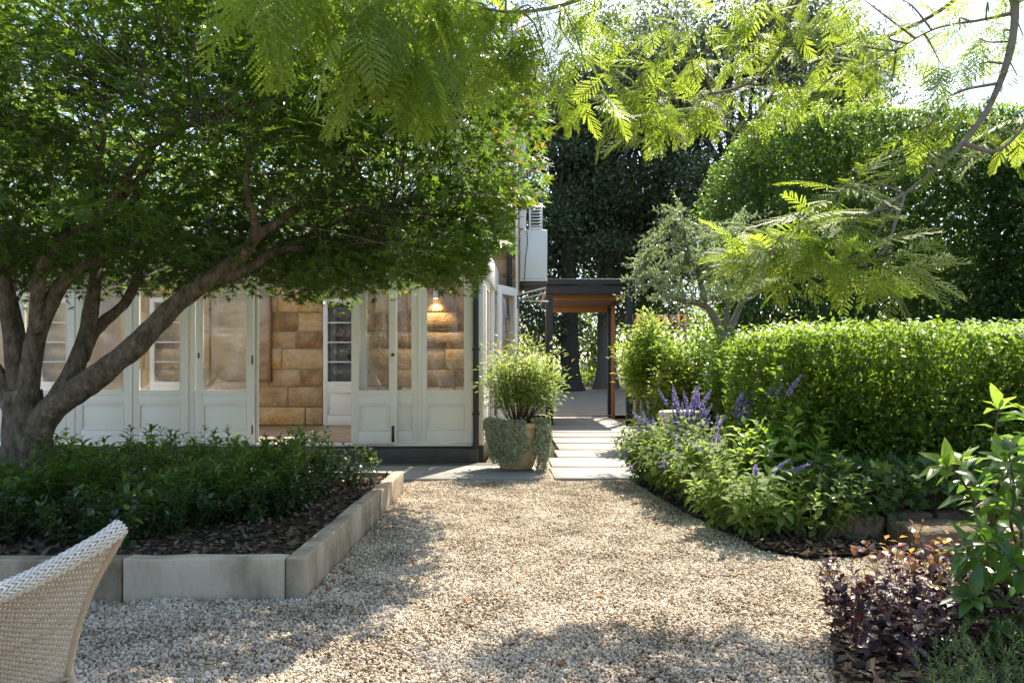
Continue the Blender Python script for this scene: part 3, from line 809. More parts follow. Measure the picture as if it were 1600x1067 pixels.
# outdoor unit on the side wall
ac = empty('air_conditioner', (.13, WY + .1, 2.72), 'white boxy air conditioner unit fixed to the house corner above the gate side', 'air conditioner')
k = MB(); k.box(.0, .47, 0, .85, 0, .84); k.build('casing', MT['ac'], ac, bevel=.02)
k = MB(); k.box(-.003, .475, -.012, .86, -.035, -.003); k.build('tray', MT['ac'], ac, bevel=.004)
k = MB(); k.box(.0, .46, .02, .84, -.10, -.04); k.build('base', MT['plinth'], ac)
for dy, dz in ((0.0, -.16), (.25, -.22)):
    k = MB(); k.tube([(-.01, dy, dz - .10), (.45, dy + .05, dz + .02)], .014, 6); k.build('bracket_arm', MT['white2'], ac)
k = MB(); k.tube([(-.01, dy - .05, -.34), (.5, dy - .05, -.36)], .012, 6); k.build('bracket_arm', MT['white2'], ac)
k = MB(); k.tube(spline([(.12, -.016, .86), (.13, -.018, .6), (.10, -.02, .35), (.08, -.016, .0), (.05, -.014, -.12)], 20), .006, 5); k.build('cable', MT['pipe'], ac)
lv = empty('louvre_shutter', (.31, WY + .12, 3.575), 'white louvred shutter above the air conditioner', 'shutter')
ring(-.02, .21, 0, .44, 0, .04, .03).build('frame', MT['white2'], lv)
for i in range(7):
    k = MB(); z = .045 + i * .053; v = np.array([(.01, 0, z), (.18, 0, z), (.18, .045, z + .03), (.01, .045, z + .03)]); v = np.vstack((v, v + (0, 0, .008)))
    k.add(v, np.array([(0, 1, 2, 3), (7, 6, 5, 4), (0, 4, 5, 1), (1, 5, 6, 2), (2, 6, 7, 3), (3, 7, 4, 0)])); k.build('slat', MT['white2'], lv)
k = MB(); k.box(.008, .182, .06, .075, .02, .42); k.build('backing', MT['pipe'], lv)

# ================================================================== ENTRY PORTAL
gate = empty('entry_portal', (1.7, 15.0, 0), 'charcoal steel entry portal lined with orange timber across the path', 'portal')
go_ = np.array(gate.location)
def gp(nm, dims, m, bev=.006): return box_part(nm, dims, MT[m], gate, bev, go_)
gp('post', (.745, .90, 15.0, 15.16, -.03, 2.865), 'dark'); gp('post', (2.52, 2.65, 15.0, 15.16, -.03, 2.865), 'dark')
gp('post', (.86, .97, 16.6, 16.74, -.03, 2.86), 'dark'); gp('post', (2.56, 2.68, 18.2, 18.34, -.03, 2.86), 'dark')
gp('beam', (.745, 2.70, 14.98, 15.18, 2.87, 3.06), 'dark'); gp('capping', (.70, 2.75, 14.92, 18.6, 3.063, 3.19), 'dark', .01)
gp('side_beam', (.75, .88, 15.183, 18.4, 2.87, 3.06), 'dark'); gp('side_beam', (2.56, 2.69, 15.183, 18.4, 2.87, 3.06), 'dark')
gp('lintel', (.90, 2.54, 15.6, 15.66, 2.80, 2.93), 'timber'); gp('lintel', (.90, 2.54, 18.3, 18.36, 2.76, 2.93), 'timber')
gp('jamb', (2.47, 2.55, 16.9, 17.0, -.02, 2.80), 'timber')
for i in range(8):
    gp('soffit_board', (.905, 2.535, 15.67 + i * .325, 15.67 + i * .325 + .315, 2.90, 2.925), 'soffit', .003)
# slatted fence running right from the portal
fn = empty('timber_fence', (2.8, 16.2, 0), 'upright brown timber slat fence behind the olive tree', 'fence')
fo = np.array(fn.location)
for i in range(26):
    x = 2.78 + i * .16
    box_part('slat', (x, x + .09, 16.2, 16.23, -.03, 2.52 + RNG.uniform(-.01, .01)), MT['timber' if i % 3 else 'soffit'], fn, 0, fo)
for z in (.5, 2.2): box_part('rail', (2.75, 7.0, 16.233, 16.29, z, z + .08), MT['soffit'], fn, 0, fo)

# stone drum beside the path
dm = empty('stone_drum', (1.98, 8.05, .028), 'pale round stone drum planter half hidden behind purple salvia', 'stone drum')
k = MB(); k.lathe([(0, 0), (.20, 0), (.215, .02), (.225, .5), (.245, .56), (.25, .62), (.24, .64), (.20, .645), (.0, .648)], (0, 0, 0), 30, False); k.build('body', MT['drum'], dm, smooth=True)
k = MB(); k.lathe([(.232, .53), (.256, .535), (.258, .57), (.236, .575)], (0, 0, 0), 30, False); k.build('band', MT['drum'], dm, smooth=True)

# retaining wall of rough stones under the low hedge
rw = empty('retaining_wall', (3.0, 4.55, 0), 'low rough sandstone retaining wall under the clipped hedge', 'retaining wall')
ro = np.array(rw.location)
for z0, z1, y0, xs_ in ((-.03, .19, 4.45, [2.02, 2.45, 2.78, 3.3, 3.9, 4.5, 5.1]), (.195, .40, 4.55, [1.95, 2.32, 2.66, 2.96, 3.5, 4.1, 4.8, 5.3])):
    for a, b in zip(xs_, xs_[1:]):
        rough_block('wall_stone', a + .01, b - .012, y0 + RNG.uniform(-.03, .03), 4.95, z0, z1 + RNG.uniform(-.02, .02), MT['wallrock'], rw, .018, .08, .03, ro)
rough_block('step_stone', 2.42, 3.35, 4.05, 4.43, -.03, .17, MT['wallrock'], rw, .014, .08, .03, ro)
tag(box_part('raised_soil', (2.32, 7, 4.96, 8.9, -.03, .36), MT['soil'], None, .05), 'raised soil behind the retaining wall', kind='structure')

# ================================================================== PLANTS
UP = np.array((0, 0, 1.0))
def rot_about(v, axis, ang):
    c, s = np.cos(ang)[..., None], np.sin(ang)[..., None]
    return v * c + np.cross(axis, v) * s + axis * (np.sum(axis * v, -1, keepdims=True)) * (1 - c)

def limb(mb, pts, r0, r1, n=24, sides=8, wig=.0, pw=1.0):
    c = spline(pts, n)
    if wig:
        t = np.linspace(0, 1, n)
        c = c + np.stack((wob(c, 5), wob(c + 5, 5), wob(c + 9, 5)), 1) * wig * np.minimum(1, t * 4)[:, None]
    r = r0 + (r1 - r0) * np.linspace(0, 1, n) ** pw
    r = r * (1 + .07 * wob(c, 11)) * .93
    mb.tube(c, r, sides)
    v = mb.v[-1]; ax = np.repeat(c, sides, 0)
    v += (v - ax) * (.10 * wob(v, 13) + .06 * wob(v + 4, 30))[:, None]
    return c

def stems_leaves(base, stems, per, h, rad, lean, size, start=.25, up=.35, whorl=0, tipclump=0.0, spread=None, stem_r=.004, curve=.25, fluff=.0):
    """curved stems from a base; returns stem tubes + leaf arrays"""
    base = np.asarray(base, float)
    mb = MB(base)
    Pp, D, Nn, S, Tt = [], [], [], [], []
    for k in range(stems):
        a = RNG.uniform(0, 2 * np.pi); rr = rad * math.sqrt(RNG.uniform(.0, 1))
        b0 = base + np.array((math.cos(a), math.sin(a), 0)) * rr * (.25 if spread is None else spread)
        hh = h * RNG.uniform(.65, 1.05) * (1 - .28 * (rr / max(rad, 1e-6)) ** 2)
        tip = base + np.array((math.cos(a) * rr + lean[0] * hh, math.sin(a) * rr + lean[1] * hh, hh))
        mid = (b0 + tip) / 2 + np.array((RNG.normal(0, .04), RNG.normal(0, .04), h * .06)) + np.array((math.cos(a), math.sin(a), 0)) * rr * curve * .3
        c = spline([b0, mid, tip], 9)
        mb.tube(c, np.linspace(stem_r, stem_r * .45, 9), 4, cap=False)
        n = per
        t = start + (1 - start) * (np.arange(n) + RNG.uniform(0, .6, n)) / n
        if tipclump: t = 1 - (1 - t) ** (1 + tipclump) if tipclump > 0 else t
        t = np.clip(t, 0, 1)
        i = np.minimum((t * 8).astype(int), 7); fr = (t * 8 - i)[:, None]
        p = c[i] * (1 - fr) + c[i + 1] * fr
        ax = unit(c[i + 1] - c[i])
        phi = np.arange(n) * (2.4 if not whorl else 2 * np.pi / whorl) + RNG.uniform(0, 6)
        side = unit(np.cross(ax, RNG.normal(0, 1, 3)))
        out = rot_about(side, ax, phi)
        tilt = up + .5 * (t[:, None] - .5)
        d = unit(out + ax * tilt + RNG.normal(0, .22, (n, 3)))
        nr = unit(ax + UP * .6 - d * np.sum((ax + UP * .6) * d, 1, keepdims=True) + RNG.normal(0, .25, (n, 3)))
        if fluff: p = p + d * np.abs(RNG.normal(0, fluff, n))[:, None]
        Pp.append(p); D.append(d); Nn.append(nr); S.append(size * RNG.uniform(.6, 1.1, n) * np.where(t > .93, .75, 1)); Tt.append(t)
    return mb, np.concatenate(Pp), np.concatenate(D), np.concatenate(Nn), np.concatenate(S), np.concatenate(Tt)

def shrub(name, label, cat, base, stems, per, h, rad, size, tpl, mat, n_parts=0, group=None, stem_mat='stem_b', lean=(0, 0), tip_mat=None, tip_t=.9, tip_p=.5, part_tpl=None, **kw):
    root = empty(name, base, label, cat, group)
    mb, p, d, nr, s, t = stems_leaves(base, stems, per, h, rad, lean, size, **kw)
    mb.build('stems', MT[stem_mat], root, smooth=True)
    if tip_mat:
        m = (t > tip_t) & (RNG.random(len(t)) < tip_p)
        foliage(root, tpl, p[m], d[m], nr[m], s[m], MT[tip_mat], n_parts // 3, 'young_leaf', part_tpl, name='young_foliage')
        p, d, nr, s = p[~m], d[~m], nr[~m], s[~m]
        n_parts = n_parts * 2 // 3
    foliage(root, tpl, p, d, nr, s, MT[mat], n_parts, 'leaf', part_tpl)
    return root

OV = lf_ovate(.24); OVN = lf_ovate(.17); OVW = lf_ovate(.33); LAN = lf_ovate(.11, .05, .08); DIA = lf_diamond(.28); DIN = lf_diamond(.13)

# ------------------------------------------------------------------ maple
def maple():
    base = np.array((-3.55, 5.05, .12))
    root = empty('maple_tree', base, 'spreading maple with twisting grey-brown limbs rising from the planted bed', 'tree')
    q = lambda l, Ys: [P(x, y, Yv) for (x, y), Yv in zip(l, Ys)]
    tr = MB(base)
    limb(tr, [base + (0, 0, -.1), base + (.0, 0, .12), P(40, 690, 5.02), P(38, 650, 5.0), P(34, 612, 5.0)], .225, .13, 44, 22, .012, .8)
    tr.build('trunk', MT['bark'], root, smooth=True)
    A = q([(50, 690), (78, 640), (140, 597), (205, 545), (265, 482), (325, 440), (372, 405)], [5.0, 4.97, 4.95, 4.95, 4.95, 4.95, 5.0])
    L = [
        (A, .115, .052), (q([(372, 405), (405, 365), (450, 335), (490, 310), (560, 275)], [5.0, 5.05, 5.1, 5.2, 5.4]), .052, .018),
        (q([(325, 440), (375, 425), (430, 393), (480, 392), (530, 398), (588, 383)], [4.96, 5.05, 5.2, 5.3, 5.35, 5.4]), .05, .010),
        (q([(380, 400), (400, 360), (385, 300), (390, 230)], [5.0, 4.8, 4.6, 4.5]), .045, .015),
        (q([(430, 393), (520, 350), (610, 320), (700, 300)], [5.2, 5.6, 5.9, 6.2]), .03, .010),
        (q([(66, 660), (112, 585), (135, 520), (147, 450), (160, 400), (215, 300)], [5.0, 5.1, 5.2, 5.3, 5.4, 5.6]), .085, .03),
        (q([(128, 560), (150, 515), (195, 472), (215, 435), (224, 408), (250, 350)], [5.15, 5.3, 5.45, 5.6, 5.7, 6.0]), .055, .02),
        (q([(38, 650), (50, 560), (66, 500), (98, 438), (130, 420), (162, 405), (230, 370)], [5.0, 4.95, 4.9, 4.9, 4.9, 4.9, 4.85]), .085, .02),
        (q([(58, 520), (60, 450), (76, 398), (115, 362), (165, 338), (240, 250)], [4.9, 4.8, 4.75, 4.7, 4.65, 4.6]), .055, .018),
        (q([(30, 640), (22, 560), (12, 480), (2, 410), (-20, 300)], [5.0, 4.95, 4.9, 4.85, 4.8]), .075, .03),
        (q([(34, 570), (30, 520), (18, 465), (12, 420), (30, 330)], [5.05, 5.2, 5.35, 5.5, 5.7]), .05, .02),
        (q([(30, 655), (0, 600), (-50, 520), (-120, 440)], [5.0, 4.95, 4.9, 4.9]), .09, .03),
        (q([(160, 400), (150, 300), (165, 200), (180, 90)], [5.4, 5.4, 5.4, 5.5]), .04, .012),
        (q([(165, 338), (215, 250), (290, 200), (360, 190)], [4.65, 4.5, 4.4, 4.3]), .03, .01),
        (q([(250, 350), (330, 290), (420, 230), (500, 190)], [6.0, 6.3, 6.5, 6.7]), .03, .01),
    ]
    for pts, r0, r1 in L:
        b = MB(base); limb(b, pts, r0, r1, 64, 14, .016); b.build('limb', MT['bark'], root, smooth=True)
    # sprays: flat layered fans of leaves through an umbrella crown
    ctr = np.array((-2.9, 5.65, 1.75))
    cs = []
    while len(cs) < 640:
        u = RNG.uniform(-1, 1, 3)
        x, y = u[0], u[1]
        r2 = x * x + y * y
        if r2 > 1: continue
        topz = 3.4 * math.sqrt(max(0, 1 - r2 * .72)); low = .16 - .03 * r2 + .22 * (1 - r2)
        f = RNG.random() ** .8
        z = low + (topz - low) * f
        rx = 3.15 if x > 0 else 3.6
        p = ctr + (x * rx, y * 2.35, z)
        if p[1] > 8.15: continue
        cs.append(p)
    cs = np.array(cs)
    # the lower skirt in view, from the house end of the crown to its right tip
    for k in range(150):
        cs = np.vstack((cs, P(RNG.uniform(-80, 740), RNG.uniform(-60, 190), RNG.uniform(4.8, 7.4))[None]))
    for k in range(170):
        px = RNG.uniform(-60, 790); Y = RNG.uniform(4.3, 6.4); lo = 425 if px < 740 else 425 - (px - 740) * 1.2
        if 60 < px < 330 and Y < 5.2: lo = 395
        cs = np.vstack((cs, P(px, lo - abs(RNG.normal(0, 60)), Y)[None]))
    for px, py, Y in [(250, 440, 6.2), (310, 425, 6.0), (400, 415, 6.1), (440, 430, 6.4), (500, 445, 6.3), (520, 425, 5.8), (560, 415, 6.6), (620, 415, 6.4), (670, 400, 6.6), (715, 405, 6.6), (740, 410, 6.7),
                      (700, 370, 6.4), (760, 365, 6.5), (830, 285, 6.6), (800, 265, 6.3), (835, 250, 6.6), (810, 215, 6.5), (790, 170, 6.5), (780, 300, 6.2), (730, 330, 6.1), (60, 400, 6.3), (110, 425, 6.4), (160, 420, 6.5), (20, 430, 6.5), (210, 415, 6.5), (345, 395, 5.6), (600, 360, 6.0), (650, 330, 6.2), (560, 330, 5.8), (700, 250, 6.0), (750, 220, 6.2)]:
        cs = np.vstack((cs, P(px, py, Y)[None]))
    for px, py, Y in [(240, 452, 6.3), (265, 440, 6.4), (425, 440, 6.4), (460, 450, 6.4), (505, 455, 6.5), (530, 445, 6.5), (300, 435, 6.3), (640, 425, 6.5), (100, 445, 6.5), (180, 440, 6.4), (70, 450, 6.4)]:
        cs = np.vstack((cs, P(px, py - 12, Y)[None]))
    qq = proj(cs); cs = cs[~((qq[:, 0] > 330) & (qq[:, 0] < 610) & (qq[:, 1] > 300) & (qq[:, 1] < 415) & (cs[:, 1] < 5.15))]
    twig = MB(base)
    lim = np.concatenate([spline(pts, 20)[6:] for pts, _, _ in L])
    Pp, D, Nn, S = [], [], [], []
    for c in cs:
        dd = np.sum((lim - c) ** 2, 1); j = RNG.choice(np.argsort(dd)[:14]); a = lim[j]
        if np.linalg.norm(a - c) < 1.5:
            m = (a + c) / 2 + RNG.normal(0, .10, 3) + (0, 0, .08)
            twig.tube(spline([a, m, c], 7), np.linspace(.006, .002, 7), 4, cap=False)
        n = int(RNG.uniform(52, 80))
        rr = RNG.uniform(.24, .44)
        ang = RNG.uniform(0, 6.28, n); r = rr * np.sqrt(RNG.random(n))
        outv = unit((c - ctr) * (1, 1, .25))
        p = c + np.stack((np.cos(ang) * r, np.sin(ang) * r, RNG.normal(0, .055, n) - .30 * r * r / rr), 1)
        d = unit(np.stack((np.cos(ang), np.sin(ang), np.full(n, -.35)), 1) + outv * .5 + RNG.normal(0, .35, (n, 3)))
        nr = unit(UP + RNG.normal(0, .38, (n, 3)))
        Pp.append(p); D.append(d); Nn.append(nr); S.append(RNG.uniform(.050, .092, n))
    p, d, nr, s = map(np.concatenate, (Pp, D, Nn, S))
    qp = proj(p); ok = (p[:, 1] < 8.3) & ~((qp[:, 0] > 800) & (qp[:, 1] > 325)) & (qp[:, 0] < 862 - 20 * RNG.random(len(p))) & ~((qp[:, 0] > 760) & (qp[:, 1] > 395))
    p, d, nr, s = p[ok], d[ok], nr[ok], s[ok]
    tag(twig.build('twigs', MT['bark'], root), kind='stuff')
    q_ = proj(p)
    tip = (q_[:, 0] > 770) & (q_[:, 1] < 330) & (RNG.random(len(p)) < .09)
    foliage(root, lf_maple(), p[tip], d[tip], nr[tip], s[tip], MT['maple_red'], 40, 'young_leaf', name='young_foliage')
    foliage(root, lf_maple(), p[~tip], d[~tip], nr[~tip], s[~tip], MT['maple'], 300)
maple()

# ------------------------------------------------------------------ jacaranda
def frond_tpl(pairs=13, full=True):
    """feathery twice-divided leaf, unit length along y"""
    vs, fs, n = [], [], 0
    def add(v, f):
        nonlocal n
        vs.extend(v); fs.extend([tuple(i + n for i in t) for t in f]); n += len(v)
    ys = np.linspace(0, 1, 9)
    zc = lambda y: .10 * y - .30 * y * y
    for a, b in zip(ys, ys[1:]):
        w = .007
        add([(-w, a, zc(a)), (w, a, zc(a)), (w, b, zc(b)), (-w, b, zc(b))], [(0, 1, 2), (0, 2, 3)])
    for k in range(pairs):
        t = .16 + .84 * k / (pairs - 1)
        ln = .30 * math.sin(math.pi * (.20 + .72 * t)) ** .8 + .05
        for sgn in (-1, 1):
            ang = R(62 - 34 * t + RNG.normal(0, 5)); ln *= RNG.uniform(.82, 1.1)
            dx, dy = math.sin(ang) * sgn, math.cos(ang)
            z0 = zc(t)
            if full:
                m = 7; px, py = -dy * sgn, dx * sgn
                L_, R_, C_ = [], [], []
                for j in range(m + 1):
                    u = j / m * ln; w = .029 * math.sin(math.pi * min(1, .10 + .86 * j / m)) ** .6
                    zz = z0 - .5 * u * u
                    k2 = u + .012
                    C_.append((dx * u, t + dy * u, zz))
                    L_.append((dx * k2 + px * w, t + dy * k2 + py * w, zz + .004)); R_.append((dx * k2 - px * w, t + dy * k2 - py * w, zz + .004))
                for j in range(m):
                    g = .22
                    lo = tuple(np.array(L_[j]) * g + np.array(C_[j]) * (1 - g)); ro = tuple(np.array(R_[j]) * g + np.array(C_[j]) * (1 - g))
                    add([C_[j], lo, L_[j], C_[j + 1], R_[j], ro], [(0, 2, 3), (0, 3, 4)])
            else:
                w = .024
                a = (0, t, z0); b = (dx * ln, t + dy * ln, z0 - .17 * ln)
                mx, my, mz = dx * ln * .5, t + dy * ln * .5, z0 - .05 * ln
                add([a, (mx - dy * w * sgn, my + dx * w * sgn, mz), b, (mx + dy * w * sgn, my - dx * w * sgn, mz)], [(0, 1, 2), (0, 2, 3)])
    return np.array(vs, float), np.array(fs)

def jacaranda():
    base = np.array((3.9, 3.3, 0.02))
    root = empty('jacaranda_tree', base, 'feathery jacaranda whose bright arching branches hang across the top', 'tree')
    q = lambda l, Ys: [P(x, y, Yv) for (x, y), Yv in zip(l, Ys)]
    b = MB(base); limb(b, [base + (0, 0, -.1), base + (.05, 0, 1.2), base + (-.1, .05, 2.4), base + (-.35, .1, 3.6)], .17, .11, 20, 12, .02); b.build('trunk', MT['bark2'], root, smooth=True)
    crotch = base + (-.35, .1, 3.6)
    L = [
        ([crotch] + q([(1592, -120), (1588, 10), (1576, 90), (1548, 165), (1505, 225), (1455, 270), (1413, 303)], [3.5, 3.4, 3.35, 3.3, 3.25, 3.2, 3.2]), .030, .009),
        (q([(1413, 303), (1370, 328), (1330, 352), (1270, 385), (1215, 400)], [3.2, 3.15, 3.1, 3.05, 3.0]), .012, .004),
        (q([(1413, 303), (1380, 350), (1350, 395), (1300, 425), (1240, 440)], [3.2, 3.2, 3.2, 3.15, 3.1]), .011, .003),
        (q([(1413, 303), (1402, 345), (1385, 390), (1350, 415), (1390, 440)], [3.2, 3.15, 3.1, 3.1, 3.1]), .010, .003),
        (q([(1413, 303), (1370, 288), (1330, 290)], [3.2, 3.25, 3.3]), .008, .003),
        (q([(1505, 225), (1560, 235), (1600, 190), (1640, 120)], [3.25, 3.3, 3.4, 3.5]), .014, .005),
        (q([(1560, 130), (1490, 150), (1450, 200), (1430, 230)], [3.3, 3.35, 3.35, 3.3]), .009, .003),
        (q([(1588, 20), (1530, 30), (1460, 45), (1400, 80)], [3.4, 3.5, 3.55, 3.6]), .012, .003),
        ([crotch] + q([(1440, -150), (1290, -40), (1232, 25), (1215, 85), (1170, 130), (1095, 150), (1010, 160)], [3.9, 4.2, 4.4, 4.4, 4.4, 4.4, 4.4]), .026, .006),
        ([crotch] + q([(1560, -60), (1480, 10), (1390, 55), (1300, 85), (1230, 125), (1180, 180)], [3.6, 3.9, 4.2, 4.35, 4.4, 4.4]), .022, .005),
        (q([(1290, -40), (1150, -60), (1000, -40), (890, 5), (800, 20), (740, 10)], [4.2, 3.9, 3.6, 3.3, 3.1, 3.0]), .02, .006),
        (q([(1000, -40), (850, -110), (680, -90), (540, -60), (440, -50)], [3.6, 3.2, 2.9, 2.7, 2.6]), .025, .006),
    ]
    for pts, r0, r1 in L:
        b = MB(base); limb(b, pts, r0, r1, 30, 7, .012, .7); b.build('branch', MT['bark2'], root, smooth=True)
    lim = np.concatenate([spline(pts, 30)[8:] for pts, _, _ in L])
    # clusters: where, how far, how many fronds, spread, hang
    C = []
    for px, py, Y in [(1230, 400, 3.0), (1270, 385, 3.05), (1320, 350, 3.1), (1200, 395, 2.98), (1300, 425, 3.12), (1250, 438, 3.1), (1345, 400, 3.15), (1370, 345, 3.2), (1210, 420, 3.0), (1290, 370, 3.05), (1330, 420, 3.15), (1170, 385, 2.95), (1180, 370, 3.0), (1240, 335, 3.1), (1300, 310, 3.2), (1260, 360, 3.0), (1220, 370, 2.95), (1400, 425, 3.1), (1370, 440, 3.1), (1300, 395, 3.05), (1190, 410, 2.95)]:
        C.append((px, py, Y, 6, .45, .0))
    for px, py, Y in [(1330, 292, 3.3), (1390, 435, 3.1), (1395, 390, 3.1), (1270, 340, 3.15)]: C.append((px, py, Y, 6, .3, .1))
    for px, py, Y in [(1490, 205, 3.3), (1450, 250, 3.25), (1560, 235, 3.35), (1500, 150, 3.35), (1600, 190, 3.4), (1570, 60, 3.4), (1530, 100, 3.4), (1600, 60, 3.6), (1500, 40, 3.6), (1420, 50, 4.3), (1545, 20, 3.5), (1460, 45, 3.55), (1400, 80, 3.6), (1440, 200, 3.3), (1520, 10, 3.6), (1590, 120, 3.5), (1530, 60, 3.45), (1470, 100, 3.45)]: C.append((px, py, Y, 6, .4, .15))
    for px, py, Y in [(1010, 160, 4.4), (1050, 150, 4.4), (1095, 150, 4.4), (1140, 140, 4.4), (1175, 130, 4.4), (1180, 175, 4.4), (1215, 90, 4.4), (1230, 125, 4.4), (1240, 30, 4.4), (1300, 85, 4.35), (1340, 70, 4.3), (1390, 55, 4.3), (1150, 90, 4.5), (1090, 90, 4.5), (1030, 100, 4.5), (1100, 40, 4.4), (1170, 40, 4.4), (1030, 40, 4.3), (1300, 20, 4.3), (1360, 100, 4.4), (1390, 130, 4.4), (960, 170, 4.4), (1000, 200, 4.4), (950, 110, 4.3), (1060, 190, 4.4), (1270, 150, 4.4), (1120, 180, 4.4), (1200, 10, 4.4), (1140, 0, 4.4), (1070, 0, 4.4), (1000, 0, 4.4), (960, 50, 4.3), (1260, -10, 4.4), (1350, 0, 4.4), (1410, 0, 4.4), (1320, 120, 4.4), (1030, 180, 4.4), (980, 140, 4.3), (1180, 60, 4.5)]:
        if px >= 1335: Y = 3.75
        C.append((px, py, Y, 9, .42, .22))
    for px, py, Y in [(740, 5, 3.0), (780, 15, 3.0), (830, 10, 3.1), (880, 10, 3.2), (930, 20, 3.3), (700, -20, 2.9), (850, 60, 3.1), (900, 80, 3.3), (800, 70, 3.0), (930, 150, 3.4), (860, 120, 3.2), (760, 80, 2.9)]:
        C.append((px, py, Y, 10, .35, .75))
    for px, py, Y in [(440, -50, 2.6), (480, -45, 2.6), (520, -40, 2.7), (560, -30, 2.7), (590, 20, 2.7), (600, -30, 2.8), (640, -30, 2.8), (670, 0, 2.85), (560, 50, 2.65), (610, 70, 2.75), (650, 60, 2.8), (700, 60, 2.85)]:
        C.append((px, py, Y, 8, .3, 1.3))
    C.append((365, -30, 2.5, 3, .3, 1.3)); C.append((400, -40, 2.5, 4, .3, 1.3))
    tw = MB(base)
    Pp, D, Nn, S = [], [], [], []
    for px, py, Y, n, spr, hang in C:
        c = P(px, py, Y + RNG.uniform(-.12, .12))
        j = np.argmin(np.sum((lim - c) ** 2, 1)); a = lim[j]
        if np.linalg.norm(a - c) > .02:
            m = (a + c) / 2 + RNG.normal(0, .02, 3) + (0, 0, .03)
            tw.tube(spline([a, m, c], 6), np.linspace(.006, .0025, 6), 4, cap=False)
        for k in range(n):
            ang = RNG.uniform(0, 6.28)
            d = unit(np.array((math.cos(ang) * 1.1 - .15, math.sin(ang) * .8, RNG.normal(-.1, .5) - hang)))
            Pp.append(c + RNG.normal(0, .03, 3)); D.append(d)
            side = unit(np.cross(d, UP) + RNG.normal(0, .1, 3))
            nr = unit(np.cross(side, d) + RNG.normal(0, .35, 3))
            if nr[2] < 0 and hang < .5: nr = -nr
            nr = unit(nr + (0, -.5 * (hang < .5), 0))
            Nn.append(nr); S.append(RNG.uniform(.15, .28) * (1.45 if hang > 1 else 1.12 if Y > 4 else 1.0))
    tag(tw.build('twigs', MT['bark2'], root), kind='stuff')
    p, d, nr, s = map(np.array, (Pp, D, Nn, S))
    for k in range(4):
        ft = frond_tpl((10, 11, 12, 13)[k], True)
        foliage(root, ft, p[k::4], d[k::4], nr[k::4], s[k::4], MT['jac'], 75, 'frond', ft)
    # crown above the picture, out of sight but casting its shade
    n = 1000
    c = np.stack((RNG.uniform(3.2, 5.6, n), RNG.uniform(2.0, 3.6, n), RNG.uniform(4.3, 5.6, n)), 1)
    c[500:] = np.stack((RNG.uniform(-1.9, .7, 500), RNG.uniform(2.7, 4.0, 500), RNG.uniform(3.25, 4.1, 500)), 1)
    d = unit(RNG.normal(0, 1, (n, 3)) * (1, 1, .4)); nr = unit(UP + RNG.normal(0, .3, (n, 3)))
    foliage(root, frond_tpl(13, False), c, d, nr, RNG.uniform(.28, .4, n), MT['jac'], 0, name='upper_foliage')
jacaranda()

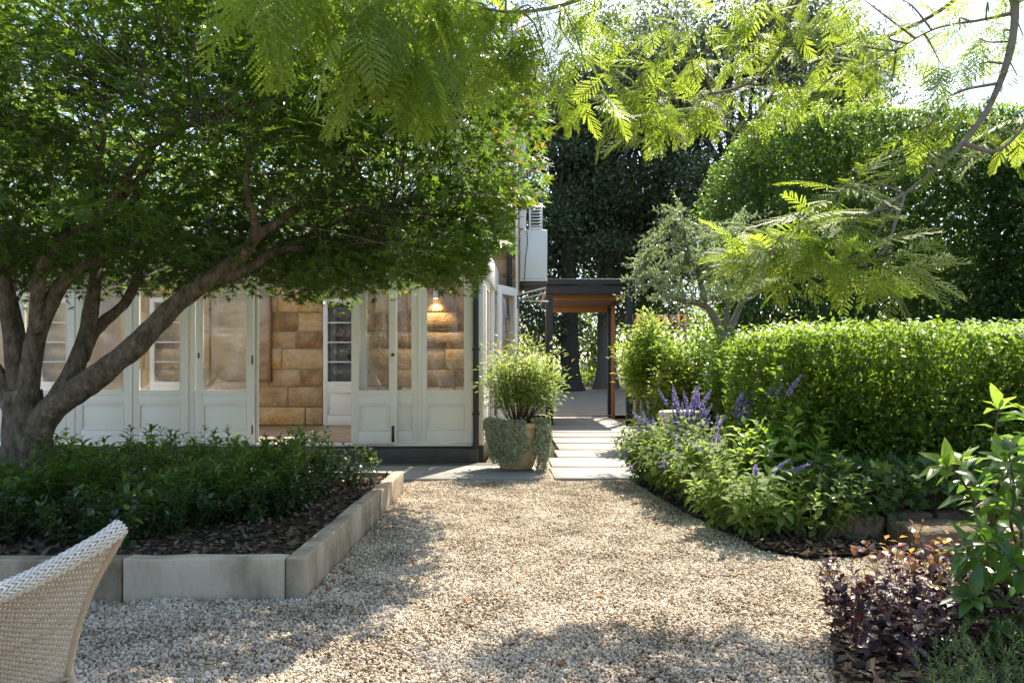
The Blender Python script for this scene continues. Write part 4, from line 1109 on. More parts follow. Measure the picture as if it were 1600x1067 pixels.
# ------------------------------------------------------------------ clipped hedges
def hedge(name, label, x0, x1, y0, y1, z0, z1, dens, size, mat, tpl=OV, wig=.06, top_wig=.05, n_parts=0, faces='flrt', rnd_top=None, shoots=0, taper=None, shell=.16, inner=.85):
    base = np.array(((x0 + x1) / 2, y0, z0))
    root = empty(name, base, label, 'hedge')
    Pp, D, Nn, S = [], [], [], []
    spec = {'f': ((x1 - x0) * (z1 - z0), (0, -1, 0)), 'l': ((y1 - y0) * (z1 - z0), (-1, 0, 0)), 'r': ((y1 - y0) * (z1 - z0), (1, 0, 0)), 't': ((x1 - x0) * (y1 - y0), (0, 0, 1)), 'b': ((x1 - x0) * (z1 - z0), (0, 1, 0))}
    for f in faces:
        ar, no = spec[f]; n = int(ar * dens); no = np.array(no, float)
        u, v = RNG.random(n), RNG.random(n)
        X, Y, Z = x0 + (x1 - x0) * u, np.full(n, y0), z0 + (z1 - z0) * v
        if f == 'b': Y = np.full(n, y1)
        if f == 'l': X, Y = np.full(n, x0), y0 + (y1 - y0) * u
        if f == 'r': X, Y = np.full(n, x1), y0 + (y1 - y0) * u
        if f == 't': Y, Z = y0 + (y1 - y0) * v, np.full(n, z1)
        p = np.stack((X, Y, Z), 1)
        # round the corners of the block
        c = np.array(((x0 + x1) / 2, (y0 + y1) / 2, 0)); rc = .18
        over = np.stack((np.abs(X - c[0]) - ((x1 - x0) / 2 - rc), np.abs(Y - c[1]) - ((y1 - y0) / 2 - rc), Z - (z1 - rc)), 1).clip(0)
        ln = np.linalg.norm(over, axis=1); k = np.where(ln > rc, (ln - rc), 0)[:, None]
        sg = np.sign(p - c); sg[:, 2] = 1
        p = p - unit(over + 1e-9) * sg * k
        if taper is not None: p = taper(p)
        w = wob(p, 2.4) * wig + wob(p + 3, 7) * wig * .6
        depth = -np.abs(RNG.normal(0, shell, n)) + RNG.uniform(0, .04, n)
        p = p + no * (w + depth)[:, None]
        hair = RNG.random(n) < .04
        p[hair] += no * RNG.uniform(.02, .09, hair.sum())[:, None]
        d = unit(no * .7 + UP * .45 + RNG.normal(0, .55, (n, 3)))
        nr = unit(no * .35 + UP * .7 + RNG.normal(0, .45, (n, 3)))
        Pp.append(p); D.append(d); Nn.append(nr); S.append(size * RNG.uniform(.65, 1.2, n))
    Q = [[], [], [], []]
    for _ in range(shoots):
        c = np.array((RNG.uniform(x0, x1), RNG.uniform(y0, y0 + (y1 - y0) * .6), z1 - .02))
        if taper is not None: c = taper(c[None])[0]
        h = RNG.uniform(.04, .13) * (size / .05); n = 7
        t = np.arange(n) / n
        p = c + np.stack((RNG.normal(0, .006, n), RNG.normal(0, .006, n), t * h), 1)
        a = np.arange(n) * 2.4
        d = unit(np.stack((np.cos(a), np.sin(a), np.full(n, .7)), 1)); nr = unit(UP + RNG.normal(0, .3, (n, 3)))
        for l_, v_ in zip(Q, (p, d, nr, size * RNG.uniform(.7, 1.05, n))): l_.append(v_)
    n = int((x1 - x0) * (y1 - y0) * (z1 - z0) * dens * inner)
    g = .14
    p = np.stack((RNG.uniform(x0 + g, x1 - g, n), RNG.uniform(y0 + g, y1 - g, n), RNG.uniform(z0, z1 - g, n)), 1)
    if taper is not None: p = taper(p)
    Pp.append(p); D.append(unit(RNG.normal(0, 1, (n, 3)))); Nn.append(unit(RNG.normal(0, 1, (n, 3)))); S.append(size * RNG.uniform(1.5, 2.4, n))
    k = MB(base)
    for _ in range(int((x1 - x0) * 14)):
        x, y = RNG.uniform(x0 + .3, x1 - .3), RNG.uniform(y0 + .2, y1 - .3)
        k.tube(spline([(x, y, z0 - .05), (x + RNG.normal(0, .1), y + RNG.normal(0, .1), (z0 + z1) / 2), (x + RNG.normal(0, .25), y + RNG.normal(0, .2), z1 - .35)], 8), np.linspace(.014, .004, 8), 4, cap=False)
    tag(k.build('inner_twigs', MT['stem_b'], root), kind='stuff')
    p, d, nr, s = map(np.concatenate, (Pp, D, Nn, S))
    foliage(root, tpl, p, d, nr, s, MT[mat], n_parts)
    if shoots: foliage(root, tpl, *map(np.concatenate, Q), MT['young'], 0, name='new_sunlit_shoots')  # new growth on top; paler leaf colour also stands in for the sunlit fringe
    return root

hedge('low_hedge', 'waist-high clipped green hedge along the stone retaining wall', 1.98, 7.4, 4.92, 6.75, .34, 1.40, 2300, .058, 'box', OV, .10, .05, 220, 'flt', shoots=900)
def tall_t(p):
    q = p.copy()
    h = np.clip((q[:, 2] - 1.0) / 4.6, 0, 1)
    q[:, 0] += np.where(q[:, 0] < 6.0, (.10 * h + .22 * np.clip(h - .78, 0, 1) * 3), 0) * np.clip((6.0 - q[:, 0]) / 2.2, 0, 1)
    q[:, 2] -= .45 * np.clip((5.2 - q[:, 0]) / 1.4, 0, 1) * h
    return q
hedge('tall_hedge', 'towering clipped dark hedge behind the olive tree', 3.85, 9.3, 11.6, 14.0, .0, 5.62, 880, .09, 'tall', OV, .26, .1, 0, 'flt', taper=tall_t, shoots=500, shell=.22, inner=.26)
hedge('side_hedge', 'loose tall hedge standing right of the towering clipped one', 8.2, 15, 10.4, 12.6, .0, 5.0, 700, .09, 'tall', DIA, .30, .2, 0, 'flt', shoots=200, shell=.35, inner=.4)
hedge('reflection_hedge', 'tall hedge added behind the camera for the panes to reflect', -9, 9, -8.2, -6.8, 0, 3.2, 240, .13, 'box', DIA, .15, .1, 0, 'bt', shell=.2, inner=.5)  # unseen hedge, added so the glass panes reflect greenery

# ------------------------------------------------------------------ background trees
def big_tree(label, base, tr_r, tr_h, crown_c, crown_r, n, size, mat, clump=.9, nclump=60, bark='bark_dark', group='evergreen trees beyond the gate', lean=0.0):
    base = np.asarray(base, float)
    root = empty('evergreen_tree', base, label, 'tree', group)
    b = MB(base)
    limb(b, [base + (0, 0, -.2), base + (.02, 0, .35), base + (lean * .4, 0, tr_h * .5), base + (lean, 0, tr_h)], tr_r * 1.0, tr_r * .55, 26, 12, .05)
    v = b.v[0]; hgt = np.clip((v[:, 2] - base[2]) / .9, 0, 1); fl = 1 + .55 * (1 - hgt) ** 2
    v[:, :2] = base[:2] + (v[:, :2] - base[:2]) * fl[:, None]
    b.build('trunk', MT[bark], root, smooth=True)
    crown_c = np.asarray(crown_c, float); crown_r = np.asarray(crown_r, float)
    lb = MB(base); top = base + (lean, 0, tr_h)
    cc = []
    while len(cc) < nclump:
        u = RNG.normal(0, 1, 3); u /= np.linalg.norm(u)
        cc.append(crown_c + u * crown_r * RNG.uniform(.35, 1.0) ** .6)
    for c in cc[::3]:
        m = (top + c) / 2 + RNG.normal(0, .4, 3)
        lb.tube(spline([top - (0, 0, tr_h * RNG.uniform(0, .35)), m, c], 10), np.linspace(tr_r * .28, .03, 10), 5, cap=False)
    lb.build('limbs', MT[bark], root, smooth=True)
    k = RNG.integers(0, nclump, n); cc = np.array(cc)
    u = RNG.normal(0, 1, (n, 3)); u = unit(u) * (RNG.random(n) ** .45)[:, None]
    p = cc[k] + u * clump * RNG.uniform(.7, 1.3, n)[:, None] * (1.3, 1.3, .65)
    p = p[p[:, 2] > base[2] + .3]; n = len(p)
    d = unit(RNG.normal(0, 1, (n, 3)) + (0, 0, -.3)); nr = unit(UP * .8 + RNG.normal(0, .6, (n, 3)))
    foliage(root, DIA, p, d, nr, size * RNG.uniform(.6, 1.3, n), MT[mat])
    return root
gz = .5
big_tree('dark thick trunked evergreen tree seen through the left half of the portal', (2.25, 26.5, .42), .48, 7, (1.6, 27, 8.2), (3.2, 2.5, 6.2), 40000, .17, 'bgleaf', 1.0, 112)
big_tree('grey mottled trunked evergreen tree seen through the right half of the portal', (3.85, 28.0, .44), .55, 7, (4.6, 28.5, 10.0), (3.5, 2.8, 6.8), 40000, .17, 'bgleaf', 1.0, 112, 'bark2')
big_tree('tall dark evergreen tree rising behind the tall hedge', (8.6, 25.5, .42), .45, 8, (8.8, 25.5, 10.5), (3.8, 3, 6.5), 42000, .17, 'bgleaf', 1.0, 120)
big_tree('dark evergreen tree standing between the portal and the tall hedge', (6.0, 30.5, .44), .4, 7, (6.2, 30.0, 10.5), (3.4, 2.6, 7.5), 37000, .17, 'bgleaf', 1.0, 112)
big_tree('dark evergreen tree rising behind the house corner', (-.8, 31, .44), .45, 8, (-.9, 31, 10.0), (3.6, 3, 7.0), 33000, .17, 'bgleaf', 1.0, 112)
big_tree('dark evergreen tree whose crown ends beside the patch of blue sky', (12.2, 26.5, .44), .4, 7, (11.6, 26.5, 10.2), (3.4, 2.6, 6.2), 33000, .17, 'bgleaf', 1.0, 112)
big_tree('sunlit tree rising behind the flat roof of the house', (-7.5, 23.5, .3), .35, 6, (-7.5, 23.5, 6.8), (4.5, 3, 4.2), 16000, .24, 'bgleaf2', 1.2, 60, group=None)
big_tree('sunlit tree standing far left behind the maple', (-16.0, 24, .3), .35, 6, (-16, 24, 6.5), (5.0, 3, 5.0), 14000, .26, 'bgleaf2', 1.3, 60, group=None)
big_tree('bright distant tree seen low between the two trunks', (5.0, 42, .44), .3, 3.0, (4.6, 42, 3.2), (5.0, 2.5, 3.2), 9000, .2, 'bgleaf2', 1.1, 60, group=None)
big_tree('broad dark evergreen tree behind the loose side hedge', (17.5, 24, .42), .4, 4, (17.8, 24, 3.6), (4.0, 3, 3.0), 22000, .17, 'bgleaf', 1.0, 80)
def wood():
    n = 60000
    X = RNG.uniform(-34, 46, n); Z = .2 + 13.2 * RNG.random(n) ** .9; Y = RNG.uniform(36, 40, n) + wob(np.stack((X, 0 * X, Z), 1), .5) * 1.5
    p = np.stack((X, Y, Z), 1); top = 12 + 1.6 * wob(np.stack((X, 0 * X, 0 * X), 1), .6)
    p = p[(Z < top) & (wob(p, .9) > -.55)]; n = len(p)
    v, f, k = leaf_verts(DIA, p, unit(RNG.normal(0, 1, (n, 3))), unit(RNG.normal(0, .6, (n, 3)) + (0, -.5, .6)), RNG.uniform(.2, .42, n))
    tag(obj('far_wood', mesh_np('far_wood', v, f, False, np.repeat(RNG.random(n), k)), MT['bgleaf']), 'dark distant wood closing the view beyond the gate', 'wood', kind='stuff')
wood()
# leafy understorey between the trunks
for i, (x, y, h, lab) in enumerate([(3.0, 29.5, .9, 'bright strappy clump between the two tree trunks'), (5.6, 27.4, 1.3, 'dark strappy clump right of the mottled trunk'), (1.0, 28.5, 1.0, 'dark strappy clump left of the dark trunk')]):
    shrub('strappy_plant', lab, 'plant', (x, y, .45), 60, 10, h, 1.2, .38, DIN, 'bgleaf2' if i == 0 else 'bgleaf', spread=.9, stem_mat='stem_g')

# ------------------------------------------------------------------ olive
def olive():
    base = np.array((2.62, 8.5, .33))
    root = empty('olive_tree', base, 'silvery grey-green olive tree with bare forked limbs behind the low hedge', 'tree')
    q = lambda l, Ys: [P(x, y, Yv) for (x, y), Yv in zip(l, Ys)]
    b = MB(base); limb(b, [base + (0, 0, -.1), base + (0, 0, .5), P(1130, 545, 8.5), P(1128, 522, 8.5)], .085, .07, 16, 10, .01); b.build('trunk', MT['bark2'], root, smooth=True)
    L = [(q([(1128, 525), (1115, 495), (1098, 476), (1070, 470), (1045, 462), (1028, 445), (1005, 415)], [8.5, 8.5, 8.45, 8.4, 8.35, 8.3, 8.3]), .062, .014),
         (q([(1100, 477), (1096, 450), (1090, 425), (1080, 405), (1070, 370), (1062, 330)], [8.45, 8.45, 8.45, 8.5, 8.5, 8.5]), .045, .010),
         (q([(1132, 530), (1148, 500), (1160, 470), (1178, 447), (1192, 430), (1205, 395)], [8.5, 8.55, 8.6, 8.6, 8.65, 8.7]), .055, .014),
         (q([(1162, 470), (1180, 462), (1188, 440)], [8.6, 8.75, 8.85]), .025, .010),
         (q([(1132, 530), (1138, 480), (1138, 430), (1130, 390), (1150, 340)], [8.55, 8.7, 8.8, 8.85, 8.9]), .04, .010)]
    for pts, r0, r1 in L:
        b = MB(base); limb(b, pts, r0, r1, 22, 8, .012); b.build('limb', MT['bark2'], root, smooth=True)
    lim = np.concatenate([spline(pts, 16)[5:] for pts, _, _ in L])
    tw = MB(base); Pp, D, Nn, S = [], [], [], []
    ends = []
    for _ in range(300):
        a = RNG.uniform(0, 6.28); r = math.sqrt(RNG.random())
        px = 1085 + 112 * r * math.cos(a); py = 415 + 78 * r * math.sin(a)
        if py > 478 - .10 * abs(px - 1060): continue
        ends.append(P(px, py, RNG.uniform(7.8, 9.2)))
    for px, py in [(1035, 318), (1045, 345), (1050, 305), (1010, 350), (1000, 370), (975, 440), (985, 460), (968, 462), (990, 410), (1060, 330), (1085, 335), (1100, 350), (1165, 350), (1180, 335), (1200, 330), (1215, 350), (1225, 380), (1150, 345), (1195, 360), (1170, 320), (1020, 330)]:
        for Y in (8.2, 8.6): ends.append(P(px + RNG.normal(0, 5), py + RNG.normal(0, 5), Y))
    for e in ends:
        j = np.argmin(np.sum((lim - e) ** 2, 1)); a = lim[j]
        st = a + (e - a) * .35
        c = spline([a, st + RNG.normal(0, .03, 3), e], 12)
        tw.tube(c, np.linspace(.006, .002, 12), 4, cap=False)
        L_ = np.linalg.norm(e - a); n = int(20 + 26 * L_)
        t = 1 - RNG.random(n) ** 1.1 * min(1, .5 / max(L_, .1))
        t = np.clip(t, 0, 1); i = np.minimum((t * 11).astype(int), 10); fr = (t * 11 - i)[:, None]
        p = c[i] * (1 - fr) + c[i + 1] * fr; ax = unit(c[i + 1] - c[i])
        out = unit(np.cross(ax, RNG.normal(0, 1, (n, 3))))
        d = unit(out + ax * .75 + RNG.normal(0, .15, (n, 3))); nr = unit(np.cross(d, RNG.normal(0, 1, (n, 3))))
        Pp.append(p + RNG.normal(0, .012, (n, 3))); D.append(d); Nn.append(nr); S.append(RNG.uniform(.04, .068, n))
    tag(tw.build('twigs', MT['bark2'], root), kind='stuff')
    foliage(root, lf_diamond(.13), *map(np.concatenate, (Pp, D, Nn, S)), MT['olive'])
olive()

# ------------------------------------------------------------------ shrubs by the path and the gate
shrub('shrub', 'airy lime green feathery bush beside the right portal post', 'bush', (2.22, 9.9, .02), 70, 80, 2.0, .46, .12, OVN, 'lime', 0, start=.52, spread=.15, fluff=.09, lean=(-.17, 0))
shrub('shrub', 'glossy leafy green bush below the olive limbs', 'bush', (2.55, 9.3, .02), 110, 50, 1.95, .62, .11, OV, 'murr', 0, fluff=.05, start=.15, spread=.35)
shrub('shrub', 'rounded bright green bush behind the end of the low hedge', 'bush', (2.75, 8.1, .30), 100, 46, 1.40, .55, .10, OV, 'murr', 0, fluff=.05, start=.2, spread=.35)
shrub('shrub', 'small deep green bush behind the stone drum', 'bush', (2.15, 8.9, .02), 50, 30, .95, .34, .07, OV, 'murr', 0, fluff=.05, start=.1, spread=.4)
shrub('shrub', 'low dark green bush at the base of the lime green one', 'bush', (1.95, 9.5, .02), 40, 28, .8, .3, .07, OV, 'jas', 0, fluff=.05, start=.05, spread=.5)
shrub('shrub', 'tan tipped bush leaning over the stone drum', 'bush', (2.25, 9.0, .02), 50, 44, 1.5, .38, .10, OVN, 'lime', 0, fluff=.06, start=.4, tip_mat='nand_tip', tip_t=.8, tip_p=.35)
shrub('shrub', 'leafy bush filling the gap between olive trunk and timber fence', 'bush', (3.0, 10.6, .02), 110, 50, 2.15, .75, .11, OV, 'murr', 0, fluff=.05, start=.2, spread=.35)

# ------------------------------------------------------------------ pot with nandina and silver trailer
pot_c = np.array((.05, 7.82, .022))
pot = empty('plant_pot', pot_c, 'large pale urn-shaped pot at the corner of the glazed room', 'pot')
prof = [(0, 0), (.17, 0), (.19, .02), (.235, .14), (.275, .30), (.295, .42), (.292, .47), (.305, .475), (.325, .49), (.328, .525), (.315, .54), (.285, .54), (.27, .50), (.255, .47), (0, .47)]
k = MB(); k.lathe(prof, (0, 0, 0), 40, False); k.build('body', MT['terra'], pot, smooth=True)
k = MB(); k.lathe([(.286, .355), (.297, .36), (.300, .375), (.290, .38)], (0, 0, 0), 40, False); k.build('band', MT['terra'], pot, smooth=True)
k = MB(); k.lathe([(.0, .005), (.05, .012), (.06, .0), (.035, .02), (0, .025)], (0, 0, 0), 14, False); o = k.build('medallion', MT['terra'], pot, smooth=True); o.location = (.10, -.262, .42); o.rotation_euler = (R(90), 0, R(20))
k = MB(); k.lathe([(0, .471), (.256, .475), (.256, .478), (0, .49)], (0, 0, 0), 24, False); k.build('potting_soil', MT['soil'], pot, smooth=True)
shrub('nandina', 'yellow-green nandina with reddish tips growing in the pale urn', 'plant', tuple(pot_c + (0.02, 0, .48)), 85, 60, 1.0, .47, .074, OVN, 'nand', 60, start=.28, spread=.22, fluff=.10, tip_mat='nand_tip', tip_t=.92, tip_p=.32, curve=.9, stem_r=.005)
def trailer():
    base = pot_c + (0, 0, .48)
    root = empty('silver_trailer', base, 'silvery small-leaved plant trailing over the rim of the urn', 'plant')
    mb = MB(base); Pp, D, Nn, S = [], [], [], []
    rp = np.array([(p[0], p[1]) for p in prof[4:10]])
    for k in range(260):
        # strands cover the left front, the right end hangs down to the paving; a bare gap shows the urn
        a = RNG.choice([RNG.uniform(R(150), R(286)), RNG.uniform(R(314), R(376)), RNG.uniform(R(20), R(150)), RNG.uniform(R(318), R(360))], p=[.55, .22, .03, .2])
        right = R(305) < a
        ln = RNG.uniform(.12, .54) if not right else RNG.uniform(.2, .62)
        n = 14; t = np.linspace(0, 1, n)
        z = .555 - np.maximum(0, t * ln - .03) + .012 * np.sin(t * 9)
        r = np.interp(z, [0, .02, .14, .30, .42, .49, .54], [.25, .25, .27, .295, .315, .345, .335]) + .004 + RNG.uniform(0, .022)
        r = np.where(t < .1, .27 + t * .6, r)
        if right: r = r + .07 * t ** 1.5
        z = np.maximum(z, .012)
        aa = a + RNG.normal(0, .06) * t * 3
        c = pot_c + np.stack((np.cos(aa) * r, np.sin(aa) * r, z), 1)
        mb.tube(c, .0022, 3, cap=False)
        m = int(70 * ln / .4)
        i = RNG.integers(0, n - 1, m); fr = RNG.random(m)[:, None]
        p = c[i] * (1 - fr) + c[i + 1] * fr + RNG.normal(0, .012, (m, 3))
        out = np.stack((np.cos(aa[i]), np.sin(aa[i]), np.full(m, .3)), 1)
        d = unit(RNG.normal(0, .8, (m, 3)) + (0, 0, -.5)); nr = unit(out + RNG.normal(0, .4, (m, 3)))
        Pp.append(p); D.append(d); Nn.append(nr); S.append(RNG.uniform(.016, .030, m))
    mb.build('runners', MT['stem_g'], root)
    foliage(root, lf_diamond(.45), *map(np.concatenate, (Pp, D, Nn, S)), MT['dich'])
trailer()

# ------------------------------------------------------------------ left bed
def soil_z(x, y): return .135 + .02 * float(wob(np.array([(x, y, 0)]), 4)[0])
jas = [(-2.95, 5.7), (-2.5, 5.75), (-2.05, 5.6), (-1.75, 5.75), (-3.4, 5.6), (-3.9, 5.7), (-2.7, 5.15), (-2.2, 5.05), (-1.85, 5.2), (-3.15, 4.95), (-3.75, 4.75), (-4.3, 5.3), (-2.45, 4.55), (-3.3, 4.35), (-2.9, 4.55), (-1.95, 4.75), (-4.4, 4.4)]
for x, y in jas:
    shrub('leafy_shrub', 'upright leafy dark green shrub in the stone-edged bed', 'shrub', (x, y, soil_z(x, y)), 25, 28, RNG.uniform(.42, .74) * (1 if y > 4.9 else .8), RNG.uniform(.24, .36), RNG.uniform(.08, .108), OVN if x * 7 % 1 < .5 else OV, 'jas', 14, 'upright shrubs filling the stone-edged bed', start=.15, spread=.6, tip_mat='young', tip_t=.93, tip_p=.22, stem_r=.0035)
low = [(-1.45, 5.95), (-1.62, 5.45), (-1.55, 5.0), (-1.75, 4.45), (-1.62, 4.75), (-2.05, 4.2), (-2.5, 4.0), (-2.95, 3.95), (-3.4, 3.85), (-2.2, 3.95)]
for x, y in low:
    shrub('glossy_shrub', 'low glossy dark shrub with fresh tips near the edging' if y < 5.9 else 'taller glossy shrub in the bed corner closest to the doorway', 'shrub', (x, y, soil_z(x, y)), 26, 20, RNG.uniform(.27, .36) + (.12 if y > 5.8 else 0), .25, .058, OVW, 'glossy', 16, 'low glossy shrubs inside the edging', start=.1, spread=.5, tip_mat='young', tip_t=.9, tip_p=.16, stem_r=.003, curve=.8)

# ------------------------------------------------------------------ right border
def spikes(root, base, pts, h):
    base = np.asarray(base)
    pts = [np.asarray(t) + (-.04, -.18, .01) for t in pts]; pts = pts + [t + RNG.normal(0, 1, 3) * (.13, .12, .06) for t in pts] + [t + RNG.normal(0, 1, 3) * (.12, .10, .07) for t in pts[::2]]
    for tip in pts:
        b0 = base + (RNG.normal(0, .05), RNG.normal(0, .05), .1)
        c = spline([b0, (b0 + tip) / 2 + (0, 0, .08), tip], 14)
        mb = MB(np.array(root.location)); mb.tube(c, np.linspace(.0035, .0015, 14), 4, cap=False)
        st = mb.build('flower_stem', MT['stem_g'], root)
        ln = RNG.uniform(.10, .21); n = int(ln * 620)
        ax = unit(c[-1] - c[-4])
        t = RNG.random(n); ring_ = np.round(t * ln / .014) * .014
        p = tip - ax * ring_[:, None] + RNG.normal(0, .002, (n, 3))
        out = unit(np.cross(ax, RNG.normal(0, 1, (n, 3))))
        d = unit(out + ax * .35 + RNG.normal(0, .2, (n, 3))); nr = unit(RNG.normal(0, 1, (n, 3)))
        s = .0175 * (.45 + .75 * np.clip(ring_ / ln * 1.6, 0, 1)) * RNG.uniform(.8, 1.2, n)
        v, f, k = leaf_verts(lf_diamond(.38), p - np.array(root.location), d, nr, s)
        o = obj('flower_spike', mesh_np('flower_spike', v, f, False, np.repeat(RNG.random(n), k)), MT['petal'], root)

sal = [((1.50, 6.75), .70, 'bushy salvia with violet spikes beside the first path slab', [(1000, 570+85, 6.8), (985, 690, 6.8), (1015, 672, 6.6), (1035, 640, 6.6), (1040, 665, 6.5), (995, 715, 6.5), (1010, 700, 6.4), (978, 705, 6.7), (1020, 655, 6.7), (1005, 640, 6.9)]),
       ((1.62, 6.25), .74, 'tall violet-spiked salvia in front of the pale stone drum', [(1060, 640, 6.3), (1072, 630, 6.2), (1090, 605, 6.2), (1085, 635, 6.1), (1065, 660, 6.2), (1100, 640, 6.1), (1048, 655, 6.3), (1080, 650, 6.2), (1055, 620, 6.4), (1068, 612, 6.4), (1082, 618, 6.3), (1096, 625, 6.2), (1110, 632, 6.2)]),
       ((1.66, 5.75), .72, 'sprawling salvia with a few violet spikes at mid border', [(1160, 610, 5.8), (1130, 650, 5.8), (1120, 672, 5.6), (1040, 705, 5.7), (1055, 690, 5.7), (1030, 720, 5.6), (1150, 630, 5.8), (1172, 640, 5.7), (1075, 690, 5.8)]),
       ((1.70, 5.2), .68, 'leafy pale green salvia with one tall violet spike', [(1218, 600, 5.2), (1105, 690, 5.2)]),
       ((1.72, 4.7), .56, 'drooping leafy salvia at the gravel corner of the border', [(1226, 715, 4.6)])]
for (x, y), h, lab, sp in sal:
    r = shrub('salvia', lab, 'flowering plant', (x - .08, y, .03), 52, 22, h, .42, .095, OV, 'salvia', 45, start=.12, spread=.45, stem_mat='stem_g', lean=(-.12, -.10), stem_r=.004, up=.05)
    spikes(r, (x, y, .03), [P(*a) for a in sp], h)
shrub('broadleaf_shrub', 'bright broad-leaved young shrub among the salvia', 'shrub', (2.0, 5.0, .03), 30, 18, .92, .36, .125, OV, 'young', 60, start=.3, spread=.4, stem_mat='stem_g', stem_r=.005)
shrub('broadleaf_shrub', 'darker broad-leaved shrub between salvia and retaining wall', 'shrub', (2.18, 4.55, .03), 26, 16, .55, .30, .085, OV, 'jas', 50, start=.2, spread=.5, stem_mat='stem_g', stem_r=.004)
shrub('broadleaf_shrub', 'pale green low shrub at the border corner under the ivy', 'shrub', (1.95, 4.45, .03), 18, 14, .42, .25, .085, OV, 'salvia', 30, start=.2, spread=.5, stem_mat='stem_g', stem_r=.004)

# ivy over the retaining wall
def ivy():
    base = np.array((2.6, 4.7, .40))
    root = empty('ivy', base, 'dark ivy spilling over the retaining wall', 'ivy')
    mb = MB(base); Pp, D, Nn, S = [], [], [], []
    for k in range(80):
        x = RNG.uniform(2.05, 4.4); ln = RNG.uniform(.1, .34) if x < 2.55 else RNG.uniform(.02, .16)
        c = spline([(x, 4.85, .44), (x + RNG.normal(0, .05), 4.55, .47), (x + RNG.normal(0, .08), 4.47, .42 - ln * .5), (x + RNG.normal(0, .1), 4.44, .42 - ln)], 12)
        mb.tube(c, .003, 3, cap=False)
        n = 24; i = RNG.integers(0, 11, n); p = c[i] + RNG.normal(0, .03, (n, 3))
        d = unit(RNG.normal(0, .6, (n, 3)) + (0, -.4, -.6)); nr = unit(np.array((0, -.8, .6)) + RNG.normal(0, .35, (n, 3)))
        Pp.append(p); D.append(d); Nn.append(nr); S.append(RNG.uniform(.04, .08, n))
    for k in range(220):
        x = RNG.uniform(2.1, 4.6); z = .40 + .12 * RNG.random() ** 1.6
        Pp.append(np.array([(x, 4.98 + RNG.uniform(-.12, .05) - (.8 - z) * .3, z)])); D.append(unit(RNG.normal(0, .6, (1, 3)) + (0, -.3, -.5))); Nn.append(unit(np.array((0, -.8, .6)) + RNG.normal(0, .35, (1, 3)))); S.append(RNG.uniform(.045, .085, 1))
    mb.build('runners', MT['stem_b'], root)
    foliage(root, lf_ivy(), *map(np.concatenate, (Pp, D, Nn, S)), MT['ivy'], 80)
ivy()

# ------------------------------------------------------------------ right foreground
LOB = lf_ovate(.34, .10, .06)
def purple():
    base = np.array((1.62, 2.78, .03))
    root = empty('purple_shrub', base, 'dark purple-leaved shrub with copper young tips at the gravel edge', 'shrub')
    mb = MB(base); a5 = [[] for _ in range(5)]
    for (dx, dy, h, rad, st) in ((0, 0, .40, .32, 50), (.33, .12, .46, .34, 50), (-.14, -.15, .28, .26, 34), (.3, -.25, .34, .30, 34), (.6, .25, .42, .3, 30)):
        m2, p, d, nr, s, t = stems_leaves(base + (dx, dy, 0), st, 18, h, rad, (0, 0), .046, start=.12, spread=.35, stem_r=.0028, curve=1.0)
        m2.o = base; mb.v += m2.v; 
        for kk, arr in m2.f.items(): mb.f.setdefault(kk, []).extend([a + mb.n for a in arr])
        mb.n += m2.n; mb.r += m2.r
        for l, v in zip(a5, (p, d, nr, s, t)): l.append(v)
    mb.build('stems', MT['stem_b'], root)
    p, d, nr, s, t = map(np.concatenate, a5)
    up = (p[:, 2] > .30 + .05 * wob(p, 6)) & (t > .62) & (RNG.random(len(t)) < .75)
    foliage(root, LOB, p[up], d[up], nr[up], s[up], MT['copper'], 90, 'young_leaf', name='young_foliage')
    foliage(root, LOB, p[~up], d[~up], nr[~up], s[~up], MT['purple'], 210)
purple()

